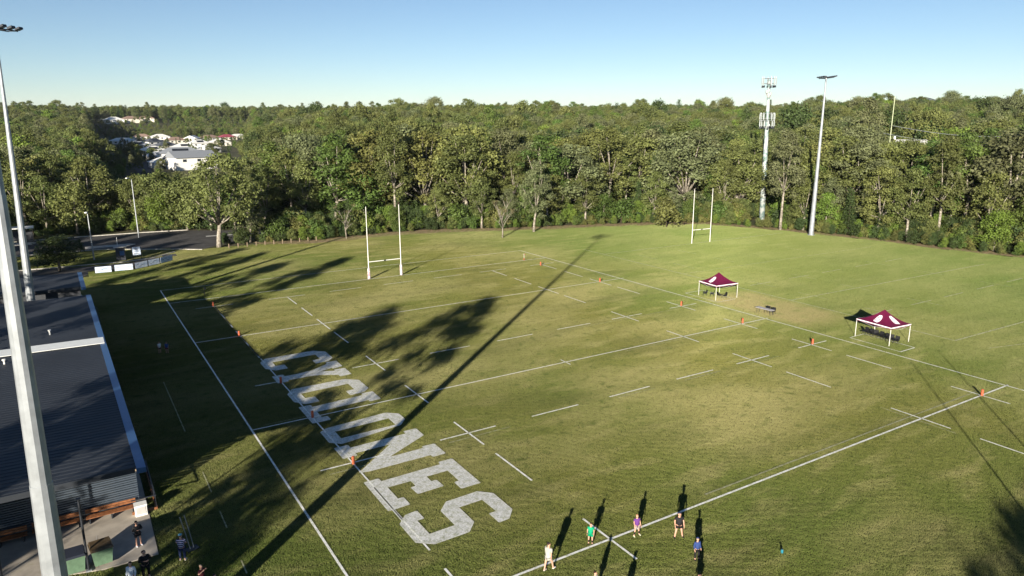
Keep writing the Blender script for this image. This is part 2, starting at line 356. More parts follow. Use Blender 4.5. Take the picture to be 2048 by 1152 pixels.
def letter_mesh(P, hole, y0):
    bm = bmesh.new()
    def loop(Q):
        vs = [bm.verts.new((B0+u, y0-vv, .056)) for u, vv in Q]
        return [bm.edges.new((vs[i], vs[(i+1) % len(vs)])) for i in range(len(vs))]
    es = loop(P)
    if hole: es += loop(hole)
    bmesh.ops.triangle_fill(bm, use_beauty=True, use_dissolve=False, edges=es)
    n0 = len(bm.faces)
    for fc in bm.faces:
        if fc.normal.z < 0: fc.normal_flip()
    for Q in ([P]+([hole] if hole else [])):
        for i in range(len(Q)):
            a = Vector((B0+Q[i][0], y0-Q[i][1])); b = Vector((B0+Q[(i+1) % len(Q)][0], y0-Q[(i+1) % len(Q)][1])); d = (b-a).normalized(); q = Vector((-d.y, d.x))*.05
            f_ = bm.faces.new([bm.verts.new((*(p), .060)) for p in (a+q, a-q, b-q, b+q)]); f_.material_index = 1
    me = bpy.data.meshes.new('painted_letter'); bm.to_mesh(me); bm.free()
    me.materials.append(M_LETTER); me.materials.append(M_LETTER_EDGE); return me
names = ['first C, at the far end', 'Y after the first C', 'second C, half in the building shade', 'L crossed by the halfway line', 'O between the L and the N', 'N with an orange post pad standing on it', 'E before the last letter', 'S at the near end']
for (ch, y0), nm in zip(word, names):
    o = bpy.data.objects.new('painted_letter', letter_mesh(LT[ch], HOLE.get(ch), y0)); COL.objects.link(o)
    tag(o, 'white letter painted on the grass, '+nm, 'painted letter', 'letters of the word painted on the pitch')

# ------------------------------------------------------------------ grass blades (one stuff object, instanced turf tiles)
def blade_tile(size, n, seed, h=.05):
    r = np.random.default_rng(seed); c = r.uniform(-size/2, size/2, (n, 2))
    g = np.sin(c[:, 0]*2*PI/size*3+1)*np.sin(c[:, 1]*2*PI/size*2)*.3+1
    a = r.uniform(0, 2*PI, n); ww = r.uniform(.012, .03, n); hh = h*r.uniform(.45, 1.25, n)*g; ln = r.uniform(-.03, .03, (n, 2))
    v = np.zeros((n*3, 3)); v[0::3, 0] = c[:, 0]-np.cos(a)*ww; v[0::3, 1] = c[:, 1]-np.sin(a)*ww
    v[1::3, 0] = c[:, 0]+np.cos(a)*ww; v[1::3, 1] = c[:, 1]+np.sin(a)*ww
    v[2::3, :2] = c+ln; v[2::3, 2] = hh
    me = bpy.data.meshes.new('turf'); me.vertices.add(n*3); me.vertices.foreach_set('co', v.ravel())
    me.loops.add(n*3); me.loops.foreach_set('vertex_index', np.arange(n*3, dtype=np.int32)); me.polygons.add(n)
    me.polygons.foreach_set('loop_start', np.arange(0, n*3, 3, dtype=np.int32)); me.polygons.foreach_set('loop_total', np.full(n, 3, dtype=np.int32))
    me.materials.append(M_GRASS); me.update(calc_edges=True); return me
def pts_object(name, P, rot, scl, idx, sources):
    """one object whose node tree scatters the source objects' meshes over its points"""
    me = bpy.data.meshes.new(name); me.from_pydata(P, [], [])
    for nm, ty, data in (('rz', 'FLOAT', rot), ('sc', 'FLOAT', scl), ('ix', 'INT', idx)):
        at = me.attributes.new(nm, ty, 'POINT'); at.data.foreach_set('value', data)
    o = bpy.data.objects.new(name, me); COL.objects.link(o)
    ng = bpy.data.node_groups.new(name, 'GeometryNodeTree'); ng.interface.new_socket('Geometry', in_out='INPUT', socket_type='NodeSocketGeometry'); ng.interface.new_socket('Geometry', in_out='OUTPUT', socket_type='NodeSocketGeometry')
    n = ng.nodes; L = ng.links; gi = n.new('NodeGroupInput'); go = n.new('NodeGroupOutput'); jn = n.new('GeometryNodeJoinGeometry')
    def attr(nm, ty='FLOAT'):
        a = n.new('GeometryNodeInputNamedAttribute'); a.data_type = ty; a.inputs[0].default_value = nm; return a.outputs[0]
    rz = n.new('ShaderNodeCombineXYZ'); L.new(attr('rz'), rz.inputs[2])
    er = n.new('FunctionNodeEulerToRotation'); L.new(rz.outputs[0], er.inputs[0])
    sc = attr('sc'); ix = attr('ix', 'INT')
    for k, so in enumerate(sources):
        cp = n.new('FunctionNodeCompare'); cp.data_type = 'INT'; cp.operation = 'EQUAL'; cp.inputs[3].default_value = k
        L.new(ix, cp.inputs[2])
        oi = n.new('GeometryNodeObjectInfo'); oi.inputs[0].default_value = so; oi.transform_space = 'ORIGINAL'; oi.inputs[1].default_value = True
        ip = n.new('GeometryNodeInstanceOnPoints'); L.new(gi.outputs[0], ip.inputs['Points']); L.new(cp.outputs[0], ip.inputs['Selection'])
        L.new(oi.outputs['Geometry'], ip.inputs['Instance']); L.new(er.outputs[0], ip.inputs['Rotation']); L.new(sc, ip.inputs['Scale'])
        L.new(ip.outputs[0], jn.inputs[0])
    L.new(jn.outputs[0], go.inputs[0])
    md = o.modifiers.new('scatter', 'NODES'); md.node_group = ng
    return o
NOGRASS = [ROAD, PATH, [(-40, -52), (-8.7, -52), (-8.7, -65.3), (-14, -64.6), (-14, -62), (-40, -62)], [(-40, -62), (-9.5, -62), (-9.5, 4), (-40, 4)]]
TS = 2.5
tiles = []
for k in range(2):
    o = bpy.data.objects.new('turf', blade_tile(TS, 6500, 10+k, .065)); COL.objects.link(o); tag(o, kind='stuff', label='short mown grass blades in the lawn'); o.location = (20+k*TS, -80, 0); tiles.append(o)
P = []; R_ = []; S_ = []; I_ = []
x = -32.5+TS/2
for i in range(80):
    for j in range(70):
        x = -35+i*TS; y = -102.5+j*TS
        if abs(y+80) < .1 and x in (20, 22.5): continue
        if not inpoly(x, y, LAWN): continue
        az = math.degrees(math.atan2(x-CX, y-CY)); d = math.hypot(x-CX, y-CY)
        if d > 25 and not (-12 < az < 98): continue
        if any(inpoly(x, y, q) for q in NOGRASS): continue
        P.append((x, y, 0)); R_.append(rng.randrange(4)*PI/2); S_.append(1.0); I_.append(rng.randrange(2))
go_ = pts_object('grass', P, R_, S_, I_, tiles); tag(go_, 'short green and olive mown grass covering the playing fields', 'grass', kind='stuff')
print('grass tiles', len(P))
# ------------------------------------------------------------------ trees
def leaves_mesh(name, clumps, seed, per, size, mats, upbias=.35, thin=.62):
    """crown of small leaf-clump faces spread through overlapping clumps"""
    r = np.random.default_rng(seed); VV = []
    for (cx, cy, cz, rx, rz) in clumps:
        n = max(10, int(per*(rx*rx)/3.2))
        d = r.normal(size=(n, 3)); d /= np.linalg.norm(d, axis=1)[:, None]
        d[:, 2] = np.where((d[:, 2] < -.35) & (r.random(n) < .6), -d[:, 2], d[:, 2])
        q = r.random(n)**.42
        wob = 1+.28*np.sin(d[:, 0]*4+cx*3)*np.cos(d[:, 1]*5+cy*2)+.15*r.normal(size=n)
        p = d*(q*wob)[:, None]*np.array([rx, rx, rz])+np.array([cx, cy, cz])
        nr = d*.9+r.normal(size=(n, 3))*.75+np.array([0, 0, upbias]); nr /= np.linalg.norm(nr, axis=1)[:, None]
        a = np.cross(nr, r.normal(size=(n, 3))); a /= np.linalg.norm(a, axis=1)[:, None]; b = np.cross(nr, a)
        s = size*r.uniform(.55, 1.35, n)[:, None]; a = a*s; b = b*s*thin
        VV.append(np.stack([p-a*.9-b*.35, p-a*.1+b*-1, p+a, p+b], 1).reshape(-1, 3))
    v = np.concatenate(VV); n = len(v)//4
    me = bpy.data.meshes.new(name); me.vertices.add(n*4); me.vertices.foreach_set('co', v.ravel())
    me.loops.add(n*4); me.loops.foreach_set('vertex_index', np.arange(n*4, dtype=np.int32)); me.polygons.add(n)
    me.polygons.foreach_set('loop_start', np.arange(0, n*4, 4, dtype=np.int32)); me.polygons.foreach_set('loop_total', np.full(n, 4, dtype=np.int32))
    me.materials.append(mats); me.update(calc_edges=True); return me
def make_tree(kind, seed):
    """returns (trunk mesh, crown mesh, height) with the base at the origin"""
    r = random.Random(seed); T = MB(); cl = []
    if kind in ('gum', 'tallgum', 'spread'):
        H = {'gum': 17, 'tallgum': 21, 'spread': 15}[kind]; R = {'gum': 4.2, 'tallgum': 4.3, 'spread': 6.6}[kind]
        fork = H*{'gum': .30, 'tallgum': .42, 'spread': .26}[kind]; z0 = H*{'gum': .24, 'tallgum': .36, 'spread': .32}[kind]
        lean = (r.uniform(-.6, .6), r.uniform(-.6, .6)); base_r = .30 if kind != 'spread' else .42
        F = (lean[0], lean[1], fork); T.tube([(0, 0, -.4), (lean[0]*.3, lean[1]*.3, fork*.5), F], [base_r*1.25, base_r*.9, base_r*.72], 7)
        nl = r.randint(3, 5); nc = {'gum': 24, 'tallgum': 24, 'spread': 27}[kind]
        for k in range(nc):
            a = k*2.4+r.uniform(-.4, .4); zz = z0+(H-z0)*((k+.5)/nc)**.85; t = (zz-z0)/(H-z0)
            env = math.sqrt(max(.05, 1-(2*t-.85)**2*.85)); rr = R*env*r.uniform(.45, 1.0)
            if k > nc-3: rr *= .35
            c = (lean[0]+rr*math.cos(a), lean[1]+rr*math.sin(a), zz+r.uniform(-.6, .6)); s = r.uniform(1.0, 2.05)*(R/5)**.5
            cl.append((*c, s, s*r.uniform(.6, .95)))
        for k, c in enumerate(cl):
            if c[2] < F[2]+.8: continue
            if k % 3 and kind != 'spread': continue
            if k % 2 and kind == 'spread': continue
            mid = (F[0]*.55+c[0]*.45, F[1]*.55+c[1]*.45, F[2]*.5+c[2]*.5-.3)
            T.tube([F, mid, (c[0], c[1], c[2])], [base_r*.42, base_r*.27, .04], 5)
            if k % 4 == 0: T.tube([mid, (mid[0]+r.uniform(-2, 2), mid[1]+r.uniform(-2, 2), mid[2]+r.uniform(1, 2.5))], [base_r*.2, .03], 4)
        cr = leaves_mesh('crown', cl, seed, 400, .215, LEAF['olive'])
    elif kind == 'bushy':
        H = 11; T.tube([(0, 0, -.4), (.1, 0, 4), (0, .2, 8)], [.24, .17, .05], 6)
        for k in range(15):
            a = k*2.4; t = (k+.5)/15; zz = 2.2+8.0*t; rr = 3.1*math.sqrt(max(.03, 1-(2*t-.8)**2*.8))*r.uniform(.4, 1)
            s = r.uniform(1.2, 1.9); cl.append((rr*math.cos(a), rr*math.sin(a), zz, s, s*.85))
        cr = leaves_mesh('crown', cl, seed, 430, .22, LEAF['green'])
    elif kind == 'sheoak':
        H = 14; T.tube([(0, 0, -.4), (.1, 0, 7), (0, 0, 13)], [.22, .14, .03], 6)
        for k in range(17):
            a = k*2.4; t = (k+.5)/17; zz = 2.5+11.0*t; rr = 1.7*(1-t*.75)*r.uniform(.3, 1)
            s = r.uniform(1.0, 1.6)*(1-.35*t); cl.append((rr*math.cos(a), rr*math.sin(a), zz, s, s*1.2))
        cr = leaves_mesh('crown', cl, seed, 330, .24, LEAF['dark'], thin=.4)
    elif kind == 'shrub':
        H = 4.5; T.tube([(0, 0, -.3), (.1, 0, 1.5), (0, .1, 3)], [.12, .09, .03], 5)
        for k in range(9):
            a = k*2.4; t = (k+.5)/9; zz = .8+3*t; rr = 1.7*math.sqrt(1-t*t*.7)*r.uniform(.3, 1)
            s = r.uniform(.8, 1.25); cl.append((rr*math.cos(a), rr*math.sin(a), zz, s, s*.85))
        cr = leaves_mesh('crown', cl, seed, 420, .19, LEAF['bright'])
    elif kind == 'dead':
        H = 10
        T.tube([(0, 0, -.3), (.3, .1, 3), (0, .2, 5)], [.2, .15, .1], 6)
        for k in range(11):
            a = r.uniform(0, 6.3); z = r.uniform(2, 5); e = (math.cos(a)*r.uniform(1.5, 3.2), math.sin(a)*r.uniform(1.5, 3.2), z+r.uniform(1.5, 5))
            mid = (e[0]*.4+r.uniform(-.3, .3), e[1]*.4, z*.5+e[2]*.5); T.tube([(.15, .1, z), mid, e], [.09, .06, .015], 4)
            for q in range(2): T.tube([mid, (mid[0]+r.uniform(-1.3, 1.3), mid[1]+r.uniform(-1.3, 1.3), mid[2]+r.uniform(.5, 2))], [.04, .012], 4)
            if k % 3 == 0: cl.append((*e, .8, .6))
        cr = leaves_mesh('crown', cl, seed, 200, .2, LEAF['russet'])
    return T.mesh('trunk', M_BARK if kind not in ('sheoak', 'shrub') else M_BARKD, True), cr, H
KINDS = {}
for k, n in (('gum', 4), ('tallgum', 3), ('spread', 3), ('bushy', 3), ('sheoak', 2), ('shrub', 3), ('dead', 2)):
    KINDS[k] = [make_tree(k, 100+i*17+len(k)*3) for i in range(n)]
CN = {'gum': ('gum_tree', 'gum tree', 'tree'), 'tallgum': ('gum_tree', 'gum tree with bare trunk', 'tree'), 'spread': ('gum_tree', 'spreading gum tree', 'tree'),
      'bushy': ('bushy_tree', 'bushy tree', 'tree'), 'sheoak': ('she_oak', 'narrow she-oak', 'tree'), 'shrub': ('shrub', 'shrub', 'shrub'), 'dead': ('bare_tree', 'nearly bare tree', 'tree')}
CW = {'olive': 'olive green', 'grey': 'grey green', 'green': 'green', 'dark': 'dark green', 'yellow': 'yellowish', 'bright': 'bright green', 'russet': 'russet'}
def tree(kind, x, y, H, leaf, label=None, group=None, wide=1.0, rot=None, var=None, z=None):
    r = random.Random(int(x*91+y*37)); tr, cr, h0 = KINDS[kind][var if var is not None else r.randrange(len(KINDS[kind]))]
    s = H/h0; o = empty(CN[kind][0], (x, y, hgt(x, y) if z is None else z), r.uniform(0, 6.28) if rot is None else rot, label, CN[kind][2], group)
    o.scale = (s*wide, s*wide, s)
    a = bpy.data.objects.new('trunk', tr); b = bpy.data.objects.new('crown', cr)
    for q in (a, b): COL.objects.link(q); q.parent = o
    b.material_slots[0].link = 'OBJECT'; b.material_slots[0].material = LEAF[leaf]
    return o
# houses first (position list), so that the wood leaves room for them
HOUSES = [
 # x, y, width, depth, rot, wall h, roof, wall, style, label
 ("HX",)]
def polar(az, r): return (CX+r*math.sin(rad(az)), CY+r*math.cos(rad(az)))
def pix(px, r): return polar(31.88+math.degrees(math.atan((px-1024)/1449.05)), r)
M_RG = mat('grey_house_roof', (0.24, 0.26, 0.29), 0.55, var=0.12); M_RL = mat('pale_house_roof', (0.74, 0.74, 0.72), 0.5, var=0.1)
M_RB = mat('brown_house_roof', (0.30, 0.21, 0.17), 0.7, var=0.2); M_RD = mat('charcoal_house_roof', (0.09, 0.10, 0.12), 0.6, var=0.2); M_RR = mat('crimson_house_roof', (0.32, 0.07, 0.10), 0.6, var=0.2)
M_HW = mat('cream_house_wall', (0.72, 0.68, 0.60), 0.8, var=0.1); M_HW2 = mat('white_house_wall', (0.78, 0.78, 0.76), 0.8, var=0.08)
RM = {'grey': M_RG, 'pale': M_RL, 'brown': M_RB, 'charcoal': M_RD, 'crimson': M_RR}
def house(px, r, w_, d_, rz, roof, label, gable=False, wall=M_HW, h=2.7, pitch=.42, storeys=1, dz=0):
    x, y = pix(px, r); z = hgt(x, y)+dz; h = h*storeys
    o = empty('house', (x, y, z), rz, label, 'house', 'houses of the suburb beyond the wood')
    wl = MB(); wl.box((0, 0, h/2-.5), (w_, d_, h+1)); wl.build('wall', wall, o)
    R = MB(); e = .6; a, b = w_/2+e, d_/2+e; hp = b*pitch; ri = 0 if gable else b*.95
    R.add([(-a, -b, h), (a, -b, h), (a, b, h), (-a, b, h), (-a+ri, 0, h+hp), (a-ri, 0, h+hp)], [(0, 1, 5, 4), (2, 3, 4, 5), (1, 2, 5), (3, 0, 4), (3, 2, 1, 0)])
    ro = R.build('roof', RM[roof], o)
    for i, xx in enumerate((-w_*.3, 0.05*w_, w_*.32)):
        for sgn in (-1, 1):
            wn = MB(); wn.box((xx, sgn*(d_/2+.02), h-1.25), (1.7, .08, 1.2)); wn.build('window', M_GLASS, o)
    g = MB(); g.box((w_/2+.02, d_*.1, 1.1), (.08, 2.6, 2.1)); g.build('garage_door', M_WHITE, o)
    if r < 700 and not gable:
        s_ = MB(); t = math.atan(pitch); s_.box((0, -b*.5, h+hp*.5+.08), (w_*.35, b*.5, .06), 0, 0, t); s_.build('solar_panel', M_DARKM, o)
    return (x, y, max(w_, d_)*.5+4.5)
HL = [
 (392, 378, 19, 13, .25, 'grey', 'grey gabled house nearest the wood, right half of the front row', True, M_HW2, 2),
 (345, 392, 15, 12, .1, 'pale', 'pale roofed house at the left end of the front row', False, M_HW2, 1),
 (372, 425, 22, 13, -.1, 'grey', 'wide grey roofed house behind the nearest gabled house', False, M_HW2, 2),
 (330, 455, 14, 11, .2, 'pale', 'pale roofed house above the street trees, left of the wide grey roof', False, M_HW, 1),
 (405, 475, 15, 11, .4, 'pale', 'white roofed house in the third row, right of its grey neighbour', False, M_HW2, 1),
 (362, 500, 16, 12, -.2, 'grey', 'grey hip roofed house in the middle of the third row', False, M_HW, 1),
 (318, 530, 15, 12, .1, 'pale', 'pale roofed house with cream walls left of the middle rows', False, M_HW, 1),
 (425, 540, 14, 11, .6, 'pale', 'white roofed house beside the big tree on the right of the estate', False, M_HW2, 1),
 (382, 570, 17, 12, 0, 'pale', 'broad pale roof in the centre of the estate', False, M_HW2, 1),
 (345, 600, 16, 12, .3, 'charcoal', 'charcoal roofed house in the middle rows of the estate', False, M_HW, 1),
 (290, 620, 17, 12, -.1, 'grey', 'grey roofed house behind the trees, left side of the estate', False, M_HW, 1),
 (410, 640, 15, 12, .2, 'pale', 'white roof glinting behind the centre of the estate', False, M_HW2, 1),
 (450, 650, 16, 11, .1, 'pale', 'cream walled house with pale roof near the right end of the estate', False, M_HW, 1),
 (320, 690, 16, 12, .5, 'charcoal', 'dark roofed house with a bright wall, left of centre', False, M_HW2, 1),
 (365, 720, 16, 12, .2, 'brown', 'brown tiled house in the back rows', False, M_HW, 1),
 (262, 720, 20, 11, 0, 'pale', 'long pale roof at the far left of the back rows', False, M_HW2, 1),
 (398, 760, 16, 12, 1.2, 'pale', 'white gabled house in the back rows, left of the brown roofs', True, M_HW2, 1),
 (432, 780, 17, 12, .4, 'brown', 'brown roofed house between two white roofs at the back', False, M_HW2, 1),
 (466, 790, 16, 12, .2, 'crimson', 'crimson roofed house near the right end of the back rows', False, M_HW, 1),
 (488, 800, 18, 12, .1, 'pale', 'pale roofed house at the right end of the back rows', False, M_HW, 1),
 (335, 830, 17, 12, .1, 'pale', 'pale roofed house in the rearmost row, left of centre', False, M_HW2, 1),
 (300, 850, 17, 12, -.1, 'brown', 'brown roofed house in the rearmost row under the trees', False, M_HW, 1),
 (249, 1190, 24, 18, .1, 'pale', 'pale roofed house on the hill, leftmost of the three up there', False, M_HW2, 2),
 (284, 1210, 26, 18, .2, 'brown', 'sandy roofed house on the hill, middle one of three', False, M_HW, 2),
 (312, 1230, 22, 18, 0, 'brown', 'sandy roofed house on the hill, rightmost of three', False, M_HW, 2),
 (12, 620, 22, 12, 0, 'pale', 'pale roofed house alone among the trees at the far left', False, M_HW2, 2),
]
HP = [house(*a[:6], a[6], a[7], a[8], storeys=a[9]) for a in HL]
# street by the houses
mb = MB(); a = pix(300, 330); b = pix(262, 470)
def terr_strip(mb, A, B, wd, n=12, dz=.12):
    A = Vector(A); B = Vector(B); q = (B-A).normalized(); q = Vector((-q.y, q.x))*wd/2; L = []; R = []
    for i in range(n+1):
        p = A.lerp(B, i/n); L.append((*(p+q), hgt(*(p+q))+dz)); R.append((*(p-q), hgt(*(p-q))+dz))
    for i in range(n): mb.add([L[i], R[i], R[i+1], L[i+1]], [(0, 1, 2, 3)])
terr_strip(mb, pix(318, 318), pix(285, 470), 9); terr_strip(mb, pix(240, 352), pix(430, 352), 8); struct(mb, 'street', M_ASPH)
# small pale building glimpsed in the wood, and a big shed roof on the right
bx, by = pix(745, 199); o = empty('shed', (bx, by, hgt(bx, by)), .5, 'small sandy walled shed glimpsed among the trees above the goalposts', 'shed')
t = MB(); t.box((0, 0, 1.9), (4.2, 4, 3.8)); t.build('wall', mat('sand_wall', (.72, .52, .38), .8, var=.1), o); t = MB(); t.box((0, 0, 3.9), (4.9, 4.7, .16), 0, 0, .1); t.build('roof', M_RB, o)
HP.append((bx, by, 4))
sx, sy = pix(1805, 305); sz = 25.4-.0262*305-5.4
o = empty('hall', (sx, sy, sz), -.95, 'long pale roofed hall showing above the treetops on the right', 'building')
t = MB(); t.box((0, 0, -1.6), (10.5, 9, 11)); t.build('wall', M_HW, o)
t = MB(); t.add([(-5.7, -5, 3.9), (5.7, -5, 3.9), (5.7, 5, 3.9), (-5.7, 5, 3.9), (-5.5, 0, 5.0), (5.5, 0, 5.0)], [(0, 1, 5, 4), (2, 3, 4, 5), (1, 2, 5), (3, 0, 4), (3, 2, 1, 0)]); t.build('roof', M_RL, o)
for xx in (-3.6, 0, 3.6): t = MB(); t.box((xx, -4.52, 2.2), (1.8, .08, 1.4)); t.build('window', M_GLASS, o)
t = MB(); t.box((-5, 0, 5.4), (.6, .6, 1.4)); t.build('vent', M_RL, o)
HP.append((sx, sy, 9))

# ---- named single trees
tree('spread', 14.8, 44.6, 17.2, 'olive', 'big spreading gum tree at the corner of the car park', wide=1.02, var=0)
tree('bushy', -12.8, 34.6, 6.0, 'dark', 'small dark spreading tree growing on the path behind the clubhouse', wide=1.9)
tree('shrub', -9.5, 52, 2.6, 'dark', 'low dark shrub on the verge right of the small round tree')
tree('shrub', 109.5, 15.8, 7.2, 'yellow', 'yellow leaved shrub standing behind the far goalposts')
tree('bushy', 133.5, -9.5, 9.0, 'bright', 'bright round tree right behind the tall floodlight pole')
# big pale-trunked gums of the photo
SPEC = [('tallgum', 790, 171, 22, 'olive', 'tall gum with long white trunk above the near goalposts'), ('spread', 925, 180, 22, 'yellow', 'yellow topped gum with forked white limbs, highest above the forest edge'),
 ('dead', 1005, 155, 9, 'russet', 'tangled bare tree at the forest edge between the goalposts'), ('tallgum', 1565, 176, 21, 'grey', 'gum with pale forked trunk right of the phone mast'),
 ('dead', 690, 158, 8, 'russet', 'grey half bare tree at the forest edge left of the goalposts'), ('tallgum', 1885, 170, 20, 'olive', 'gum with thick pale leaning trunk on the right side of the forest'),
 ('gum', 1068, 163, 15, 'grey', 'grey green gum with several white stems between the goalposts'), ('tallgum', 492, 168, 17, 'olive', 'gum with straight white trunk behind the corner gum')]
taken = []
for q in range(150, 196, 4): taken.append((*polar(51.0, q), 5.5))
for kd, px, r, H, lf, lb in SPEC:
    x, y = pix(px, r); taken.append((x, y, 4)); tree(kd, x, y, H, lf, lb)
# ---- the wood: nearest trees are single things
def free(x, y):
    if inpoly(x, y, LAWN) or inpoly(x, y, ROAD): return False
    for a, b, c in HP:
        if (x-a)**2+(y-b)**2 < c*c: return False
    return True
def edge_d(x, y):
    best = 1e9
    for i in range(len(EDGE)-1):
        ax, ay = EDGE[i]; bx_, by_ = EDGE[i+1]; t = max(0, min(1, ((x-ax)*(bx_-ax)+(y-ay)*(by_-ay))/((bx_-ax)**2+(by_-ay)**2)))
        best = min(best, math.hypot(x-ax-t*(bx_-ax), y-ay-t*(by_-ay)))
    return best
ZONES = [(0, 'left of the road lamps'), (250, 'behind the car park'), (450, 'left of the near goalposts'), (720, 'behind the near goalposts'), (870, 'between the two goals'), (1180, 'left of the far goalposts'), (1370, 'behind the far goalposts'), (1500, 'around the phone mast'), (1590, 'around the far floodlight pole'), (1740, 'right of the far floodlight pole'), (1900, 'at the right end of the forest')]
def zone(px):
    z = ZONES[0][1]
    for a, b in ZONES:
        if px >= a: z = b
    return z
rng = random.Random(21)
cand = []
for k in range(26000):
    az = rng.uniform(-8, 73); r = math.sqrt(rng.uniform(130**2, 262**2)); x, y = polar(az, r)
    if not free(x, y): continue
    e_ = edge_d(x, y)
    if az > 3 and (e_ < 3.0): continue
    if az <= 3 and y < 79: continue
    cand.append((r, az, x, y, e_))
cand.sort(key=lambda c: c[4] if c[1] > 3 else c[3]-76)
singles = []; grid = []
for r, az, x, y, e_ in cand:
    sp = 4.6 if e_ < 8 else 5.6
    if az > 67 or az < -3.5: sp = 7
    if any((x-a)**2+(y-b)**2 < (sp if sp > c else c)**2 for a, b, c in grid+taken): continue
    if 1.5 < az < 13 and r > 235: continue
    grid.append((x, y, 0)); singles.append((r, az, x, y, e_))
    if len(singles) >= 268: break
used = [(x, y) for _, _, x, y, _ in singles]
def cap(az, r, H, h):
    if 2.4 < az < 12.4: return min(H, 25.4-h-(.072+.004*math.sin(az*5))*r)
    if abs(az-60) < 2.5 and r < 305: return min(H, 25.4-h-.034*r)
    return H
for r, az, x, y, e_ in singles:
    edge = e_ < 7.5 and az > 3
    t = rng.random()
    if edge: kd, H, lf = rng.choice([('shrub', 4.2, 'bright'), ('shrub', 5, 'green'), ('bushy', 6.5, 'green'), ('bushy', 7.5, 'bright'), ('dead', 7, 'russet'), ('gum', 10, 'grey'), ('sheoak', 8.5, 'dark'), ('gum', 12, 'olive')])
    else: kd, H, lf = rng.choice([('gum', 14, 'olive'), ('gum', 15.5, 'grey'), ('tallgum', 17, 'olive'), ('tallgum', 16, 'green'), ('spread', 14.5, 'olive'), ('spread', 15, 'yellow'), ('gum', 15, 'olive'), ('gum', 14, 'green'), ('tallgum', 16, 'olive'), ('bushy', 11, 'green'), ('bushy', 12, 'olive'), ('sheoak', 13, 'dark'), ('gum', 14, 'green'), ('spread', 14, 'grey')])
    H *= rng.choice((rng.uniform(.75, .95), rng.uniform(.95, 1.2)))*(1.0 if az > 3 else .95)
    if not edge and az > 13.5: H *= 1.22
    if az > 54: H *= 1.05
    H = cap(az, r, H, hgt(x, y))
    if H < 3: continue
    px = 1024+1449.05*math.tan(rad(az-31.88))
    row = 'front row' if edge else ('second row' if e_ < 16 else 'deep in the forest')
    ht = 'tall ' if H > 15 else ('short ' if H < 7 else '')
    lb = ('%s%s %s, %s, %s' % (ht, CW[lf], CN[kd][1], row, zone(px)))
    if len(lb.split()) > 16: lb = lb.replace('deep in the forest', 'deep row').replace(' with bare trunk', '')
    tree(kd, x, y, H, lf, lb, group='trees: '+lb, wide=rng.uniform(1.0, 1.4))
# ---- distant wood: one stuff object
srcs = []; seen = set()
for o in list(COL.objects):
    if o.name.startswith('crown') and o.parent and o.data.name not in seen:
        seen.add(o.data.name); srcs.append(o)
kinds_of = {}
for k, lst in KINDS.items():
    for tr, cr, H in lst: kinds_of[cr.name] = (k, H)
src_kind = [kinds_of[o.data.name] for o in srcs]
good = [i for i, (k, H) in enumerate(src_kind) if k in ('gum', 'tallgum', 'spread', 'bushy', 'sheoak')]
P = []; R_ = []; S_ = []; I_ = []
from collections import defaultdict
cells = defaultdict(list)
for (x, y) in used: cells[(int(x//6), int(y//6))].append((x, y, 5))
for s in taken: cells[(int(s[0]//6), int(s[1]//6))].append((s[0], s[1], s[2]+1.5))
rr = random.Random(8); r = 150.0
while r < 2600:
    step = 5.2 if r < 300 else (6.5 if r < 600 else (9 if r < 1100 else 14))
    lo, hi = (-16, 86) if r < 500 else (-9, 74)
    naz = int(rad(hi-lo)*r/step)
    for k in range(naz):
        az = lo+(hi-lo)*(k+rr.uniform(0, 1))/naz; q = r+rr.uniform(-.5, .5)*step; x, y = polar(az, q)
        if not free(x, y): continue
        e_ = edge_d(x, y) if q < 260 else 99
        if e_ < 5 or (az < 3 and y < 84 and x > -60): continue
        c = (int(x//6), int(y//6))
        if any((x-a)**2+(y-b)**2 < d*d for i in (-1, 0, 1) for j in (-1, 0, 1) for a, b, d in cells.get((c[0]+i, c[1]+j), [])): continue
        h = hgt(x, y); H = rr.uniform(12, 17.5)*(1.1 if az > 54 else 1)*(1.15 if q < 330 and az > 13.5 else 1)
        if rr.random() < .05 and q > 260: H *= rr.uniform(1.1, 1.35)
        H = cap(az, q, H, h) if q < 345 else H
        if 2.2 < az < 12.6 and 300 < q < 900:
            lf_ = az < 6.6 and q < 540
            if rr.random() > (.55 if lf_ else .20 if q > 400 else .12): continue
            H = rr.uniform(3.5, 6.5)
        elif 2.2 < az < 12.6 and 900 <= q < 1190: H = min(H, 9 if az > 7.5 else 5)
        if H < 2.5: continue
        i = rr.choice(good); P.append((x, y, h-.3)); R_.append(rr.uniform(0, 6.28)); I_.append(i); S_.append(H/src_kind[i][1]*(1 if q < 345 else 1.08 if q < 1100 else 1.3))
    r += step*.9
o = pts_object('distant_forest', P, R_, S_, I_, srcs); tag(o, 'wooded hills of gum trees reaching back to the horizon', 'forest', kind='stuff')
print('distant trees', len(P), 'singles', len(singles))
